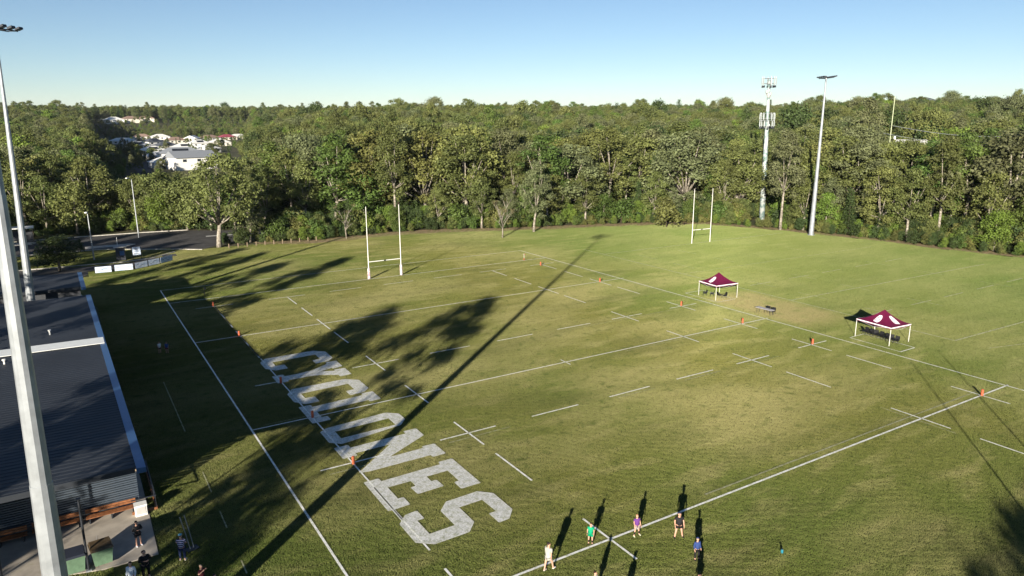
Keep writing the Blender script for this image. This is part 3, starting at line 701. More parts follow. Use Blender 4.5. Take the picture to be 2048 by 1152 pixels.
# ---- undergrowth along the forest edge, one stuff object
ug = [i for i, (k, H) in enumerate(src_kind) if k in ('shrub', 'bushy')]
P = []; R_ = []; S_ = []; I_ = []
for k in range(30000):
    az = rr.uniform(-5, 72); q = math.sqrt(rr.uniform(130**2, 235**2)); x, y = polar(az, q)
    if not free(x, y): continue
    e_ = edge_d(x, y)
    if (az > 3 and not (1.6 if x < 118 else .7) < e_ < 24) or (az <= 3 and not 76.5 < y < 92): continue
    if 51-1.0 < az < 51+1.0 and q < 193 and e_ > 1.8: continue
    if rr.random() > (.95 if e_ < 7 else .5) or len(P) > 1500: continue
    if any((x-a)**2+(y-b)**2 < 2.6 for a, b in [(u[0], u[1]) for u in P[-200:]]): continue
    P.append((x, y, hgt(x, y)-.2)); R_.append(rr.uniform(0, 6.28)); i = rr.choice(ug); I_.append(i); S_.append((rr.uniform(1.2, 3.4) if e_ < 4 else rr.uniform(2.5, 6.0))/src_kind[i][1])
o = pts_object('undergrowth', P, R_, S_, I_, srcs); tag(o, 'mixed green undergrowth of saplings and bushes under the forest edge', 'undergrowth', kind='stuff')
print('undergrowth', len(P))
# ---- trees standing out of frame whose long shadows fall across the pitch and roofs
OFF = [(-32.5, -86, 24, 'tallgum', 1.05), (-37.5, -76, 20.5, 'gum', 1.1), (-45, -82, 19, 'gum', .9), (-43.5, -98, 16, 'gum', 1.0),
 (-33, -40, 21, 'tallgum', .9), (-35, -31, 19, 'gum', .8), (-39, -21, 20, 'tallgum', .8), (-36, -9, 18, 'gum', .8),
 (-38, 7, 16, 'gum', .9), (-44, 22, 18, 'tallgum', .9), (-40, 34, 14, 'gum', .8), (-52, 2, 20, 'gum', .8), (-60, 30, 20, 'gum', 1), (-52, 48, 18, 'gum', 1),
 (-25.5, -143.2, 20, 'sheoak', 1.4), (-22.3, -146, 20.5, 'sheoak', 1.9), (-20.5, -149, 21, 'gum', 1.3), (-24.5, -151, 21, 'gum', 1.2), (-9.0, -135.5, 16.5, 'gum', 1.3),
 (-50, 14, 20, 'gum', .8), (-56, 38, 18, 'tallgum', .8), (-34, 28, 12, 'gum', .8), (-46, 42, 15, 'tallgum', .8), (-66, 44, 22, 'gum', .9), (-37, 50, 12, 'gum', .8), (-60, 16, 20, 'tallgum', .9)]
for i, (x, y, H, kd, wd) in enumerate(OFF):
    tree(kd, x, y, H, 'olive', 'gum tree standing beyond the left edge of the picture', group='trees left of the picture', wide=wd, z=0)
# ------------------------------------------------------------------ clubhouse and pavilion behind it
def ribbed_roof(xr0, xr1, xl, y0, y1, z, slope, name, parent, material):
    """ribbed metal sheets whose ribs run across the building; right edge goes from xr0 (at y0) to xr1 (at y1)"""
    mb = MB(); n = int((y1-y0)/.5); prof = ((0, 0), (.15, 0), (.17, .028), (.23, .028)); v = []
    for i in range(n):
        for dy, dz in prof:
            y = y0+(i+dy/.25)*(y1-y0)/n; t = (y-y0)/(y1-y0); xr = xr0+(xr1-xr0)*t
            v += [(xr, y, z+dz), (xl, y, z+dz+slope*(xr-xl))]
    f = [(2*i, 2*i+2, 2*i+3, 2*i+1) for i in range(len(v)//2-1)]
    mb.add(v, f); mb.poly([(xr0, y0), (xr1, y1), (xl, y1), (xl, y0)], z-.22, z-.03) if slope == 0 else None
    o = mb.build(name, material, parent); return o
def pavilion(nm, label, y0, y1, wall_y0, xr0, xr1, z, strip=None):
    o = empty(nm, (0, 0, 0), 0, label, 'building')
    ribbed_roof(xr0-.42, xr1-.42, -42, y0, y1, z, .012, 'roof', o, M_ROOF)
    g = MB()
    g.add([(xr0-.46, y0-.05, z+.05), (xr0+.05, y0-.05, z+.02), (xr1+.05, y1+.05, z+.02), (xr1-.46, y1+.05, z+.05), (xr0-.46, y0-.05, z-.3), (xr0+.05, y0-.05, z-.3), (xr1+.05, y1+.05, z-.3), (xr1-.46, y1+.05, z-.3)],
          [(0, 1, 2, 3), (7, 6, 5, 4), (0, 4, 5, 1), (1, 5, 6, 2), (2, 6, 7, 3), (3, 7, 4, 0)])
    g.build('gutter', M_GUTTER, o)
    g = MB(); g.box(((xr0-42)/2-.3, y0-.03, z-.02), (42+xr0-.5, .1, .35)); g.build('fascia', M_ROOF, o)
    wl = MB(); wl.box((-26.2, (wall_y0+y1-.6)/2, z/2-.15), (31.4, y1-.6-wall_y0, z-.35)); wl.build('wall', M_WALL, o)
    nW = int((y1-wall_y0)/5)
    for i in range(nW):
        w_ = MB(); w_.box((-10.46, wall_y0+3+i*5, 2.2), (.1, 2.6, 1.5)); w_.build('window', M_GLASS, o)
    if strip:
        s = MB(); s.poly([(xr0-.5, strip[0]), (xr0-.5, strip[1]), (-42, strip[1]), (-42, strip[0])][::-1], z+.06, z+.10)
        for q in s.v: pass
        s.v = [(x, y, zz+.012*(xr0-x)) for x, y, zz in s.v]; s.build('skylight', M_TRANS, o)
    return o
cl = pavilion('clubhouse', 'long low clubhouse with dark ribbed roof and one white skylight strip across it', -63.3, -11.3, -58.4, -8.87, -9.6, 4.9, (-34.1, -31.9))
pavilion('pavilion', 'dark roofed pavilion behind the clubhouse, beside the path', -6.3, 4.3, -5.5, -9.93, -10.03, 4.9)
for x, y in ((-13.7, -28.1), (-18.3, -32.0), (-18.2, -36.6), (-17.0, -36.4)):
    v_ = MB(); v_.tube([(x, y, 4.9), (x, y, 5.35)], .07, 8); v_.tube([(x, y, 5.35), (x, y, 5.45)], .14, 8); v_.build('roof_vent', M_WHITE, cl)
# near wall: horizontal cladding, bench seats along its foot, glazed band above
wb = MB()
for k in range(13): wb.box((-19.3, -58.52-.02*(k % 2), .62+k*.16), (20.2, .10, .10))
wb.build('corrugated_wall', mat('blue_grey_cladding', (0.09, 0.115, 0.15), .35, .4, var=.1), cl)
for i in range(7):
    t = MB(); t.box((-11.2-i*2.9, -58.5, 3.45), (2.3, .1, 1.2)); t.build('window', M_GLASS, cl)
t = MB(); t.box((-19.3, -58.62, 2.78), (20.4, .22, .16)); t.build('sill', M_TIMBERG, cl)
for x in (-16.7, -26.4):
    t = MB(); t.tube([(x, -62.9, 0), (x, -62.9, 4.6)], .07, 8); t.build('post', M_DARKM, cl)
def bench(x, L, y, label):
    o = empty('timber_bench', (x, y, 0), 0, label, 'bench', 'timber benches along the clubhouse wall')
    s = MB()
    for k in range(4): s.box((0, -.2+k*.135, .46), (L, .115, .045))
    s.build('seat', M_TIMBER, o); b_ = MB()
    for k in range(2): b_.box((0, .36, .62+k*.16), (L, .04, .13))
    b_.build('backrest', M_TIMBER, o)
    for xx in (-L/2+.2, 0, L/2-.2): t = MB(); t.box((xx, .02, .22), (.08, .5, .44)); t.build('leg', M_DARKM, o)
bench(-10.9, 2.9, -59.1, 'timber bench by the clubhouse wall, nearest the lawn'); bench(-13.9, 2.7, -59.1, 'timber bench by the clubhouse wall, second from the lawn')
bench(-16.9, 2.8, -59.2, 'timber bench by the clubhouse wall, left of the big pole'); bench(-19.9, 2.8, -59.2, 'timber bench by the clubhouse wall, farthest left')
mb = MB(); mb.poly([(-40, -52.2), (-40, -61), (-17, -63.6), (-13.9, -64.6), (-11.8, -65.2), (-8.85, -65.2), (-8.8, -58.4), (-8.8, -52.2)], 0.012, .07); struct(mb, 'patio', M_CONC)
mb = MB(); mb.line((-9.0, -63.0), (-10.6, -64.4), .1, .078); mb.line((-11.9, -61), (-12.0, -65), .03, .078); struct(mb, 'patio_marking', M_KERB)
# balustrade at the corner of the clubhouse
o = empty('balustrade', (-8.3, -56.5, 0), 0, 'low dark balustrade with orange timber rail at the clubhouse corner', 'railing')
t = MB(); t.box((0, 0, .14), (.14, 6.0, .16)); t.box((-.7, -3.0, .14), (1.5, .14, .16)); t.build('base_rail', M_TIMBER, o)
t = MB(); t.box((0, 0, 1.05), (.07, 6.0, .06)); t.box((-.7, -3.0, 1.05), (1.5, .07, .06)); t.build('top_rail', M_DARKM, o)
for k in range(13): t = MB(); t.tube([(0, -3+k*.5, .2), (0, -3+k*.5, 1.05)], .02, 6); t.build('baluster', M_DARKM, o)
o = empty('cabinet', (-9.25, -59.7, .07), 0, 'small white metal cabinet on the patio corner', 'cabinet')
t = MB(); t.box((0, 0, .35), (.7, .55, .7)); t.build('body', M_WHITE, o); t = MB(); t.box((0, -.29, .38), (.56, .03, .5)); t.build('door', M_GREYP, o)
t = MB(); t.box((0, 0, .73), (.76, .62, .05)); t.build('top', M_WHITE, o)
o = empty('post', (-12.45, -64.9, 0), 0, 'thin dark steel post standing between the two bins', 'post')
t = MB(); t.tube([(0, 0, 0), (0, 0, 4.6)], .065, 8); t.build('shaft', M_DARKM, o); t = MB(); t.box((0, 0, .1), (.3, .3, .06)); t.build('base_plate', M_POLE, o); t = MB(); t.box((0, 0, 4.62), (.22, .22, .05)); t.build('cap', M_DARKM, o)
def bin_(x, y, rz, lid, label):
    o = empty('wheelie_bin', (x, y, .07), rz, label, 'bin', 'wheelie bins at the patio edge'); o.scale = (1.06, 1.06, 1.06)
    b = MB(); a, c, h = .42, .34, 1.02; A, C_ = .52, .43
    b.add([(-a, -c, .1), (a, -c, .1), (a, c, .1), (-a, c, .1), (-A, -C_, h), (A, -C_, h), (A, C_, h), (-A, C_, h)], [(3, 2, 1, 0), (0, 1, 5, 4), (1, 2, 6, 5), (2, 3, 7, 6), (3, 0, 4, 7), (4, 5, 6, 7)]); b.build('body', M_BINGR, o)
    l_ = MB(); l_.add([(-.56, -.50, h+.02), (.56, -.50, h+.02), (.56, .47, h+.07), (-.56, .47, h+.07), (-.50, -.44, h+.13), (.50, -.44, h+.13), (.5, .40, h+.25), (-.5, .40, h+.25)], [(3, 2, 1, 0), (0, 1, 5, 4), (1, 2, 6, 5), (2, 3, 7, 6), (3, 0, 4, 7), (4, 5, 6, 7)]); l_.build('lid', lid, o)
    hd = MB(); hd.tube([(-.4, .52, h-.02), (.4, .52, h-.02)], .025, 6); hd.build('handle', M_BINLID, o)
    for s in (-1, 1): w_ = MB(); w_.tube([(s*.38, .36, .12), (s*.45, .36, .12)], .12, 12); w_.build('wheel', M_BLACK, o)
bin_(-13.1, -64.6, .05, M_BINLID, 'green wheelie bin with dark navy lid, left of the thin post')
bin_(-11.72, -64.5, .12, mat('brown_bin_lid', (.10, .07, .04), .5, var=.5, scale=2), 'green wheelie bin with brown stained lid, right of the thin post')

# ------------------------------------------------------------------ floodlight poles
def flood(x, y, H, r0, r1, rz, lean, label, name='floodlight_pole'):
    o = empty(name, (x, y, 0), 0, label, 'floodlight', 'floodlight poles around the pitches')
    L = lambda z: (lean*z, 0, z)
    s = MB(); s.tube([L(0), L(H*.34), L(H*.34), L(H*.67), L(H*.67), L(H)], [r0, r0-(r0-r1)*.33, (r0-(r0-r1)*.33)*.95, r0-(r0-r1)*.66, (r0-(r0-r1)*.66)*.94, r1], 12); s.build('shaft', M_POLE, o)
    b = MB(); b.tube([(0, 0, 0), (0, 0, .12)], r0*1.6, 12); b.build('base_plate', M_POLE, o)
    for k in range(8): a = k*PI/4; t = MB(); t.tube([(r0*1.35*math.cos(a), r0*1.35*math.sin(a), .1), (r0*1.35*math.cos(a), r0*1.35*math.sin(a), .25)], .035, 6); t.build('bolt', M_DARKM, o)
    d = MB(); d.box((r0*.97+lean, 0, 1.3), (.04, .3, .8)); d.build('hatch', M_POLE, o)
    hx = lean*H; c, sn = math.cos(rz), math.sin(rz); f = MB()
    def T(u, v_, z): return (hx+u*c-v_*sn, u*sn+v_*c, z)
    for v_ in (-.55, .55): f.tube([T(-2.8, v_, H-.15), T(2.8, v_, H-.15)], .07, 6)
    for u in (-2.6, -1.3, 0, 1.3, 2.6): f.tube([T(u, -.55, H-.15), T(u, .55, H-.15)], .05, 6)
    f.build('headframe', M_DARKM, o)
    for v_, us in ((-.75, (-2.5, -1.3, 0, 1.3, 2.5)), (.75, (-1.9, -.65, .65, 1.9))):
        for u in us:
            p = T(u, v_*1.25, H+.08); l_ = MB(); l_.box(p, (.62, .60, .22), rz, 0, -.35 if v_ < 0 else .1)
            l_.tube([T(u, v_*.73, H-.15), p], .04, 6); lo = l_.build('floodlight', M_DARKM, o)
            g = MB(); q = T(u, v_*1.25-(.06 if v_ < 0 else 0), H-.045); g.box(q, (.5, .48, .02), rz, 0, -.35 if v_ < 0 else .1); g.build('lens', M_LENS, lo)
    return o
flood(-13.36, -77.5, 34.0, .535, .11, .3, .012, 'thick grey floodlight pole in the foreground, cut off by the top of the picture')
flood(-15.78, -7.4, 35.2, .50, .12, .95, .021, 'grey floodlight pole rising between the clubhouse and the pavilion')
flood(127.7, -10.1, 33.3, .52, .15, .95, .006, 'tall floodlight pole beside the far forest, right of the phone mast')

# ------------------------------------------------------------------ phone mast
MX, MY = 138.6, 12.2
o = empty('phone_mast', (MX, MY, 0), 0, 'tall mobile phone mast with two rings of white antennas standing in the forest edge', 'mast')
s = MB(); s.tube([(0, 0, 0), (-.25, .1, 12), (-.45, .2, 22), (-.7, .35, 34)], [.70, .58, .46, .30], 16); s.build('shaft', M_MAST, o, smooth=True)
for z in (5, 9, 13, 17): t = MB(); q = -.02*z; t.tube([(q, .01*z, z), (q, .01*z, z+.2)], .75-.012*z, 16); t.build('collar', M_POLE, o)
def ring(z, n, R_, ph, size, cx, cy, mt, dark):
    fr = MB()
    for k in range(n):
        a = 2*PI*(k//3)/(n//3)+ph+(k % 3-1)*.48; px_, py_ = cx+R_*math.cos(a), cy+R_*math.sin(a)
        fr.tube([(cx, cy, z-.5), (px_, py_, z-.5)], .05, 5); fr.tube([(cx, cy, z+.7), (px_, py_, z+.7)], .05, 5)
        fr.tube([(px_*.97+cx*.03, py_*.97+cy*.03, z-size/2-.2), (px_*.97+cx*.03, py_*.97+cy*.03, z+size/2+.2)], .05, 5)
        an = MB(); an.box((px_, py_, z), (.14, .30, size*.85), a); ao = an.build('antenna', mt, o)
        if dark: t = MB(); t.box((px_*.9+cx*.1, py_*.9+cy*.1, z-size/2-.25), (.3, .4, .5), a); t.build('radio_unit', M_DARKM, ao)
    for zz in (-.5, .7): fr.tube([(cx+.8*R_*math.cos(2*PI*k/12), cy+.8*R_*math.sin(2*PI*k/12), z+zz) for k in range(13)], .05, 5)
    fr.build('antenna_frame', M_POLE, o)
M_ANT = mat('antenna_grey', (.36, .40, .40), .6, var=.1)
ring(33.6, 9, 1.7, .4, 1.9, -.7, .35, M_ANT, True)
ring(25.3, 12, 1.75, .2, 1.5, -.52, .25, M_ANT, False)
ring(23.6, 12, 1.75, .35, 1.3, -.5, .24, M_ANT, True)
for k in range(5): a = k*1.3; t = MB(); t.box((-.68+.5*math.cos(a), .33+.5*math.sin(a), 30.2+.5*(k % 3)), (.35, .35, .7), a); t.build('radio_unit', M_GREYP, o)

# ------------------------------------------------------------------ goalposts
def goal(x0, y0, x1, y1, H, label, pads=True):
    o = empty('goalposts', ((x0+x1)/2, (y0+y1)/2, 0), math.atan2(y1-y0, x1-x0), label, 'goalposts'); L = math.hypot(x1-x0, y1-y0)/2
    for s in (-1, 1):
        t = MB(); t.tube([(s*L, 0, 0), (s*L, 0, 2.8), (s*L, 0, H)], [.072, .068, .042], 10); t.build('upright', M_WHITE, o)
        if pads: p = MB(); p.tube([(s*L, 0, .02), (s*L, 0, 1.75)], .21, 12); p.build('pad', M_PAD, o)
    t = MB(); t.tube([(-L+.08, 0, 2.8), (L-.08, 0, 2.8)], .06, 8); t.build('crossbar', M_WHITE, o)
    t = MB(); t.box((0, -.09, 2.8), (.34, .05, .16)); t.build('plate', M_DARKM, o)
goal(29.5, 0, 35.1, 0, 11.7, 'white rugby goalposts with printed pads at the far end of the nearer pitch')
goal(97.6, -4.0, 102.4, -4.4, 11.1, 'white rugby goalposts on the second pitch near the forest', False)
goal(29.4, -100, 35.0, -100, 11.7, 'white rugby goalposts at the near end, outside the lower right of the picture')

# ------------------------------------------------------------------ orange pads, flags, small things
def pad(x, y, label, h=.64):
    o = empty('marker_pad', (x, y, 0), 0, label, 'marker pad', 'orange marker pads on the pitch')
    t = MB(); t.tube([(0, 0, .03), (0, 0, h)], .115, 12); t.build('pad', M_ORANGE, o); t = MB(); t.tube([(0, 0, 0), (0, 0, .05)], .2, 12); t.build('base', M_BLACK, o)
    t = MB(); t.tube([(0, 0, h-.02), (0, 0, h+.03)], .1, 12); t.build('cap', M_ORANGE, o)
for a in ((4.9, -5.0, 'orange marker pad in the shade, farthest along the near touchline'), (4.9, -21.5, 'orange marker pad in the shade where the second cross line meets the dashes'), (4.95, -40.1, 'orange marker pad in the shade standing by the painted Y'),
          (5.05, -50.1, 'orange marker pad in the shade on the painted L at the halfway line'), (5.05, -60.3, 'sunlit orange marker pad standing on the painted N'),
          (58.9, -5.9, 'orange marker pad farthest away, near the far corner of the pitch'), (59.5, -21.7, 'orange marker pad on the far side, second from the forest end'), (59.6, -39.4, 'orange marker pad left of the first maroon tent'),
          (59.9, -49.8, 'orange marker pad on the halfway line below the table'), (59.8, -60.0, 'orange marker pad left of the second maroon tent'), (59.4, -78.4, 'orange marker pad at the right end of the nearest cross line')): pad(*a)
def flagp(x, y, h, col, label):
    o = empty('corner_flag', (x, y, 0), 0, label, 'corner flag'); t = MB(); t.tube([(0, 0, 0), (0, 0, h)], .025, 6); t.build('pole', M_WHITE if col != 'k' else M_BLACK, o)
    f_ = MB(); f_.box((.17, .0, h-.15), (.3, .015, .26), .5); f_.build('flag', M_ORANGE if col != 'k' else M_DARKM, o)
    b = MB(); b.tube([(0, 0, .02), (0, 0, .45)], .07, 8); b.build('sleeve', M_ORANGE if col != 'k' else M_BLACK, o)
flagp(58.95, -.45, 1.25, 'o', 'orange corner flag on the far goal line'); flagp(5.07, 2.8, 1.15, 'k', 'dark corner flag in the shade behind the near corner of the far goal line')
o = empty('drink_bottle', (22.8, -84.9, 0), .4, 'cyan drink bottle standing alone on the grass in the foreground', 'bottle')
t = MB(); t.tube([(0, 0, .02), (0, 0, .2), (0, 0, .25)], [.075, .08, .05], 12); t.build('body', mat('cyan_plastic', (.02, .20, .28), .4, var=.1), o, smooth=False); t = MB(); t.tube([(0, 0, .25), (0, 0, .33)], .04, 10); t.build('cap', M_BLACK, o)
t = MB(); t.tube([(.09, 0, .06), (.14, 0, .12), (.09, 0, .2)], .012, 5); t.build('handle', M_BLACK, o)
o = empty('pitch_frame', (-7.15, -65.7, 0), .3, 'narrow pale leaning frame of two thin white poles beside the patio', 'frame')
for xx, ln in ((0, -.35), (.22, -.3)): t = MB(); t.tube([(xx, 0, 0), (xx+ln*.5, .1, 1.3), (xx+ln, .15, 2.3)], .028, 6); t.build('pole', M_POLE, o)
t = MB(); t.box((.1, 0, .04), (.7, .5, .07)); t.build('base', M_DARKM, o)

# ------------------------------------------------------------------ tents
def tent(x, y, rz, lx, ly, emb, label):
    o = empty('gazebo', (x, y, 0), rz, label, 'tent', 'maroon pop-up tents beside the far touchline'); e, ap = 2.2, 3.6; a, b = lx/2, ly/2
    cn = MB(); n = 8; rg = []
    for i in range(n+1):
        t = i/n; k = 1-t; z = e+(ap-e)*(t**1.9*.8+t*.2); rg.append([(a*k, -b*k, z), (a*k, b*k, z), (-a*k, b*k, z), (-a*k, -b*k, z)])
    for i in range(n-1):
        for q in range(4): cn.add([rg[i][q], rg[i][(q+1) % 4], rg[i+1][(q+1) % 4], rg[i+1][q]], [(0, 1, 2, 3)])
    for q in range(4): cn.add([rg[n-1][q], rg[n-1][(q+1) % 4], (0, 0, ap)], [(0, 1, 2)])
    co = cn.build('canopy', M_MAROON, o)
    for q in range(4):
        p0, p1 = Vector(rg[0][q]), Vector(rg[0][(q+1) % 4]); v_ = MB(); d = Vector((0, 0, -.26)); v_.add([p0+d*.8, p1+d*.8, p1, p0], [(0, 1, 2, 3)]); v_.build('valance', M_MAROON, o)
        tr_ = MB(); off = Vector(((p0+p1)/2).xy.normalized().to_3d())*.012; tr_.add([p0+off+d*.45, p1+off+d*.45, p1+off, p0+off], [(0, 1, 2, 3)]); tr_.build('trim', M_EMBLEM, co)
    for sx_ in (-1, 1):
        for sy_ in (-1, 1): t = MB(); t.box((sx_*(a-.04), sy_*(b-.04), e/2), (.045, .045, e)); t.build('leg', M_WHITE, o)
    # printed emblem: a rounded head-like white patch with small maroon marks, on the panels
    blob = [(-.5, -.25), (-.28, -.42), (.0, -.34), (.32, -.44), (.52, -.18), (.5, .16), (.3, .42), (-.02, .5), (-.3, .36), (-.42, .12)]
    for q in emb:
        p0, p1 = Vector(rg[0][q]), Vector(rg[0][(q+1) % 4]); mid = (p0+p1)/2; apx = Vector((0, 0, ap))
        u = (p1-p0).normalized(); 
        def on(t):
            i = min(n-1, int(t*n)); f_ = t*n-i; A = (Vector(rg[i][q])+Vector(rg[i][(q+1) % 4]))/2; B = (Vector(rg[i+1][q])+Vector(rg[i+1][(q+1) % 4]))/2 if i < n else apx
            return A.lerp(B, f_)
        nr = u.cross((on(.7)-on(.3)).normalized()); nr = nr if nr.z > 0 else -nr; N = nr*.03
        em = MB(); sc_ = .75
        for t0 in range(8):
            pass
        ts = [-.44+.88*k/8 for k in range(9)]
        def width(v):
            xs = []
            for i in range(len(blob)):
                (x1_, y1_), (x2_, y2_) = blob[i], blob[(i+1) % len(blob)]
                if (y1_ > v) != (y2_ > v): xs.append(x1_+(v-y1_)*(x2_-x1_)/(y2_-y1_))
            return (min(xs), max(xs)) if xs else (0, 0)
        for k in range(8):
            w0, w1 = width(ts[k]), width(ts[k+1]); T0, T1 = .42+ts[k]*.62, .42+ts[k+1]*.62
            em.add([on(T0)+u*w0[0]*sc_+N, on(T0)+u*w0[1]*sc_+N, on(T1)+u*w1[1]*sc_+N, on(T1)+u*w1[0]*sc_+N], [(0, 1, 2, 3)])
        eo = em.build('emblem', M_EMBLEM, co)
        mk = MB()
        for uu, vv in ((.16, .0), (-.1, .12), (-.2, -.2)): c = on(.42+vv*.62)+u*uu+N*1.6; mk.add([c-u*.07, c+u*.07, c+u*.05+(on(.6)-on(.4)).normalized()*.12, c-u*.05+(on(.6)-on(.4)).normalized()*.12], [(0, 1, 2, 3)])
        mk.build('marking', M_MAROON, eo)
    fr = MB()
    for q in range(4): p0, p1 = Vector(rg[0][q]), Vector(rg[0][(q+1) % 4]); fr.tube([p0+Vector((0, 0, -.05)), (p0+p1)/2+Vector((0, 0, -.4)), p1+Vector((0, 0, -.05))], .02, 4)
    fr.build('frame', M_GREYP, o)
tent(67.9, -38.3, -.10, 4.0, 3.7, (2,), 'bright maroon pop-up tent with one white emblem facing the pitch, left of the table')
tent(68.3, -63.05, -.08, 3.5, 4.5, (2, 3), 'dark maroon pop-up tent with two white emblems, shading a row of black chairs')

# ------------------------------------------------------------------ chairs and table
def chair(x, y, rz, label, group):
    o = empty('chair', (x, y, 0), rz, label, 'chair', group)
    s = MB(); s.box((0, 0, .44), (.48, .46, .05)); s.box((-.25, 0, .62), (.05, .46, .04)); s.box((.25, 0, .62), (.05, .46, .04)); s.box((-.25, .2, .53), (.04, .04, .18)); s.box((.25, .2, .53), (.04, .04, .18)); s.build('seat', M_BLACK, o)
    b = MB(); b.box((0, -.27, .69), (.50, .05, .46), 0, 0, .2); b.build('backrest', M_BLACK, o)
    for sx_ in (-1, 1):
        for sy_ in (-1, 1): l_ = MB(); l_.tube([(sx_*.2, sy_*.19, .44), (sx_*.25, sy_*.25, 0)], .022, 6); l_.build('leg', M_BLACK, o)
    return o
c0 = chair(66.65, -37.0, 1.0, 'black plastic chair under the bright maroon tent, leftmost of four', 'black chairs under the tents')
dup(c0, (67.15, -37.9, 0), .6, 'black plastic chair under the bright maroon tent, second from the left'); dup(c0, (67.5, -39.0, 0), -1.9, 'black plastic chair under the bright maroon tent, behind its front leg'); dup(c0, (67.9, -39.6, 0), 1.2, 'black plastic chair under the bright maroon tent, rightmost of four')
on_ = ['leftmost of seven', 'second from the left of seven', 'third from the left of seven', 'the middle one of seven', 'third from the right of seven', 'second from the right of seven', 'rightmost of seven']
for i, nm in enumerate(on_): dup(c0, (68.35-.07*i, -60.95-.68*i, 0), PI/2+rng.uniform(-.25, .25), 'black plastic chair under the dark maroon tent, '+nm)
o = empty('folding_table', (65.9, -48.3, 0), .03, 'long grey folding table standing in the bare strip between the two tents', 'table')
t = MB(); t.box((0, 0, .73), (.76, 2.5, .045)); t.build('tabletop', M_GREYP, o)
for yy in (-1, 1):
    for xx in (-.28, .28): t = MB(); t.tube([(xx, yy, .72), (xx, yy*1.05, 0)], .02, 6); t.build('leg', M_DARKM, o)
dup(c0, (66.6, -48.1, 0), PI/2, 'black plastic chair behind the folding table, left one of two'); dup(c0, (66.6, -49.0, 0), PI/2+.1, 'black plastic chair behind the folding table, right one of two')

# ------------------------------------------------------------------ banners, lamps, signs, shelter by the car park
BN = [(-7.8, 28.6, -5.3, 28.4), (-4.9, 28.7, -2.05, 28.6), (-1.75, 28.9, .38, 30.4), (.47, 30.5, 2.45, 31.9), (2.6, 32.0, 4.85, 34.1)]
for i, (x0, y0, x1, y1) in enumerate(BN):
    L = math.hypot(x1-x0, y1-y0); o = empty('fence_banner', ((x0+x1)/2, (y0+y1)/2, 0), math.atan2(y1-y0, x1-x0), 'pale fabric banner on the low pitch fence, '+['leftmost of five', 'second from the left of five', 'the middle one of five', 'second from the right of five', 'rightmost of five'][i], 'banner', 'banners on the low pitch fence')
    t = MB(); t.box((0, 0, .62), (L-.1, .05, 1.0)); p = t.build('panel', M_BANNER, o)
    for k in range(3 if i != 1 else 1): s = MB(); s.box((-L*.28+k*L*.2, -.03, .62+.2*((k*7+i) % 3-1)), (L*(.12+.05*k), .01, .07)); s.build('printing', M_NAVY, p)
    for xx in (-L/2, L/2): s = MB(); s.tube([(xx, .06, 0), (xx, .06, 1.2)], .045, 6); s.build('post', M_DARKM, o)
    s = MB(); s.tube([(-L/2, .06, 1.17), (L/2, .06, 1.17)], .03, 6); s.build('rail', M_DARKM, o)
def lamp(x, y, h, arm, label, m_=None):
    o = empty('street_lamp', (x, y, 0), 0, label, 'street lamp'); t = MB(); t.tube([(0, 0, 0), (-.05, 0, h*.5), (-.08, 0, h)], [.13, .11, .07], 8); t.build('pole', m_ or M_POLE, o)
    t = MB(); t.tube([(-.08, 0, h-.1), (arm[0]*.6, arm[1]*.6, h+.25), (arm[0], arm[1], h+.3)], .045, 6); t.build('arm', M_POLE, o)
    t = MB(); t.box((arm[0], arm[1], h+.28), (.75, .36, .16), math.atan2(arm[1], arm[0])); l_ = t.build('lamp_head', M_WHITE, o)
    t = MB(); t.box((arm[0], arm[1], h+.18), (.6, .28, .05), math.atan2(arm[1], arm[0])); t.build('lens', M_LENS, l_)
lamp(-7.3, 42.6, 8.6, (-.3, -.9), 'short pale street lamp on the grass verge beside the car park')
lamp(2.3, 66.7, 12.7, (-.9, -1.0), 'taller grey street lamp across the road, against the dark trees')
o = empty('information_sign', (-1.4, 38.9, 0), -.1, 'pale blue information board on dark posts at the car park edge', 'sign')
t = MB(); t.box((.9, 0, 1.6), (1.3, .08, 1.5)); p = t.build('board', M_BANNER, o)
for k in range(4): s = MB(); s.box((.8, -.05, 2.1-.3*k), (.8-.1*(k % 2), .012, .08)); s.build('printing', M_NAVY, p)
for xx in (.2, 1.6): t = MB(); t.tube([(xx, .06, 0), (xx, .06, 2.4)], .05, 6); t.build('post', M_DARKM, o)
o = empty('notice_kiosk', (-3.1, 39.6, 0), 0, 'small dark roofed kiosk with a thin pole beside the information board', 'kiosk')
t = MB(); t.box((0, 0, 1.2), (1.5, 1.2, 2.4)); t.build('body', M_WALL, o); t = MB(); t.box((0, 0, 2.5), (2.1, 1.7, .12)); t.build('roof', M_KERB, o); t = MB(); t.tube([(-.3, .4, 2.5), (-.3, .4, 4.2)], .04, 6); t.build('pole', M_WHITE, o)
t = MB(); t.box((.2, -.61, 1.4), (.7, .03, .8)); t.build('notice_board', M_GUTTER, o)
o = empty('shelter', (-19.3, 71.5, 0), .02, 'open shelter with thin white flat roof beside the road, behind the floodlight pole', 'shelter')
t = MB(); t.box((0, 0, 3.3), (5.2, 3, .22)); t.build('roof', M_WHITE, o)
for xx in (-2.3, 2.3):
    for yy in (-1.2, 1.2): t = MB(); t.box((xx, yy, 1.6), (.16, .16, 3.2)); t.build('post', M_TIMBERG, o)
t = MB(); t.box((0, 1.3, 1.4), (4.4, .1, 2.2)); t.build('back_panel', M_WALL, o); t = MB(); t.box((-.3, .5, .5), (2.6, .5, .1)); t.box((-.3, .5, .22), (.1, .4, .45)); t.build('seat', M_TIMBERG, o)
o0 = None
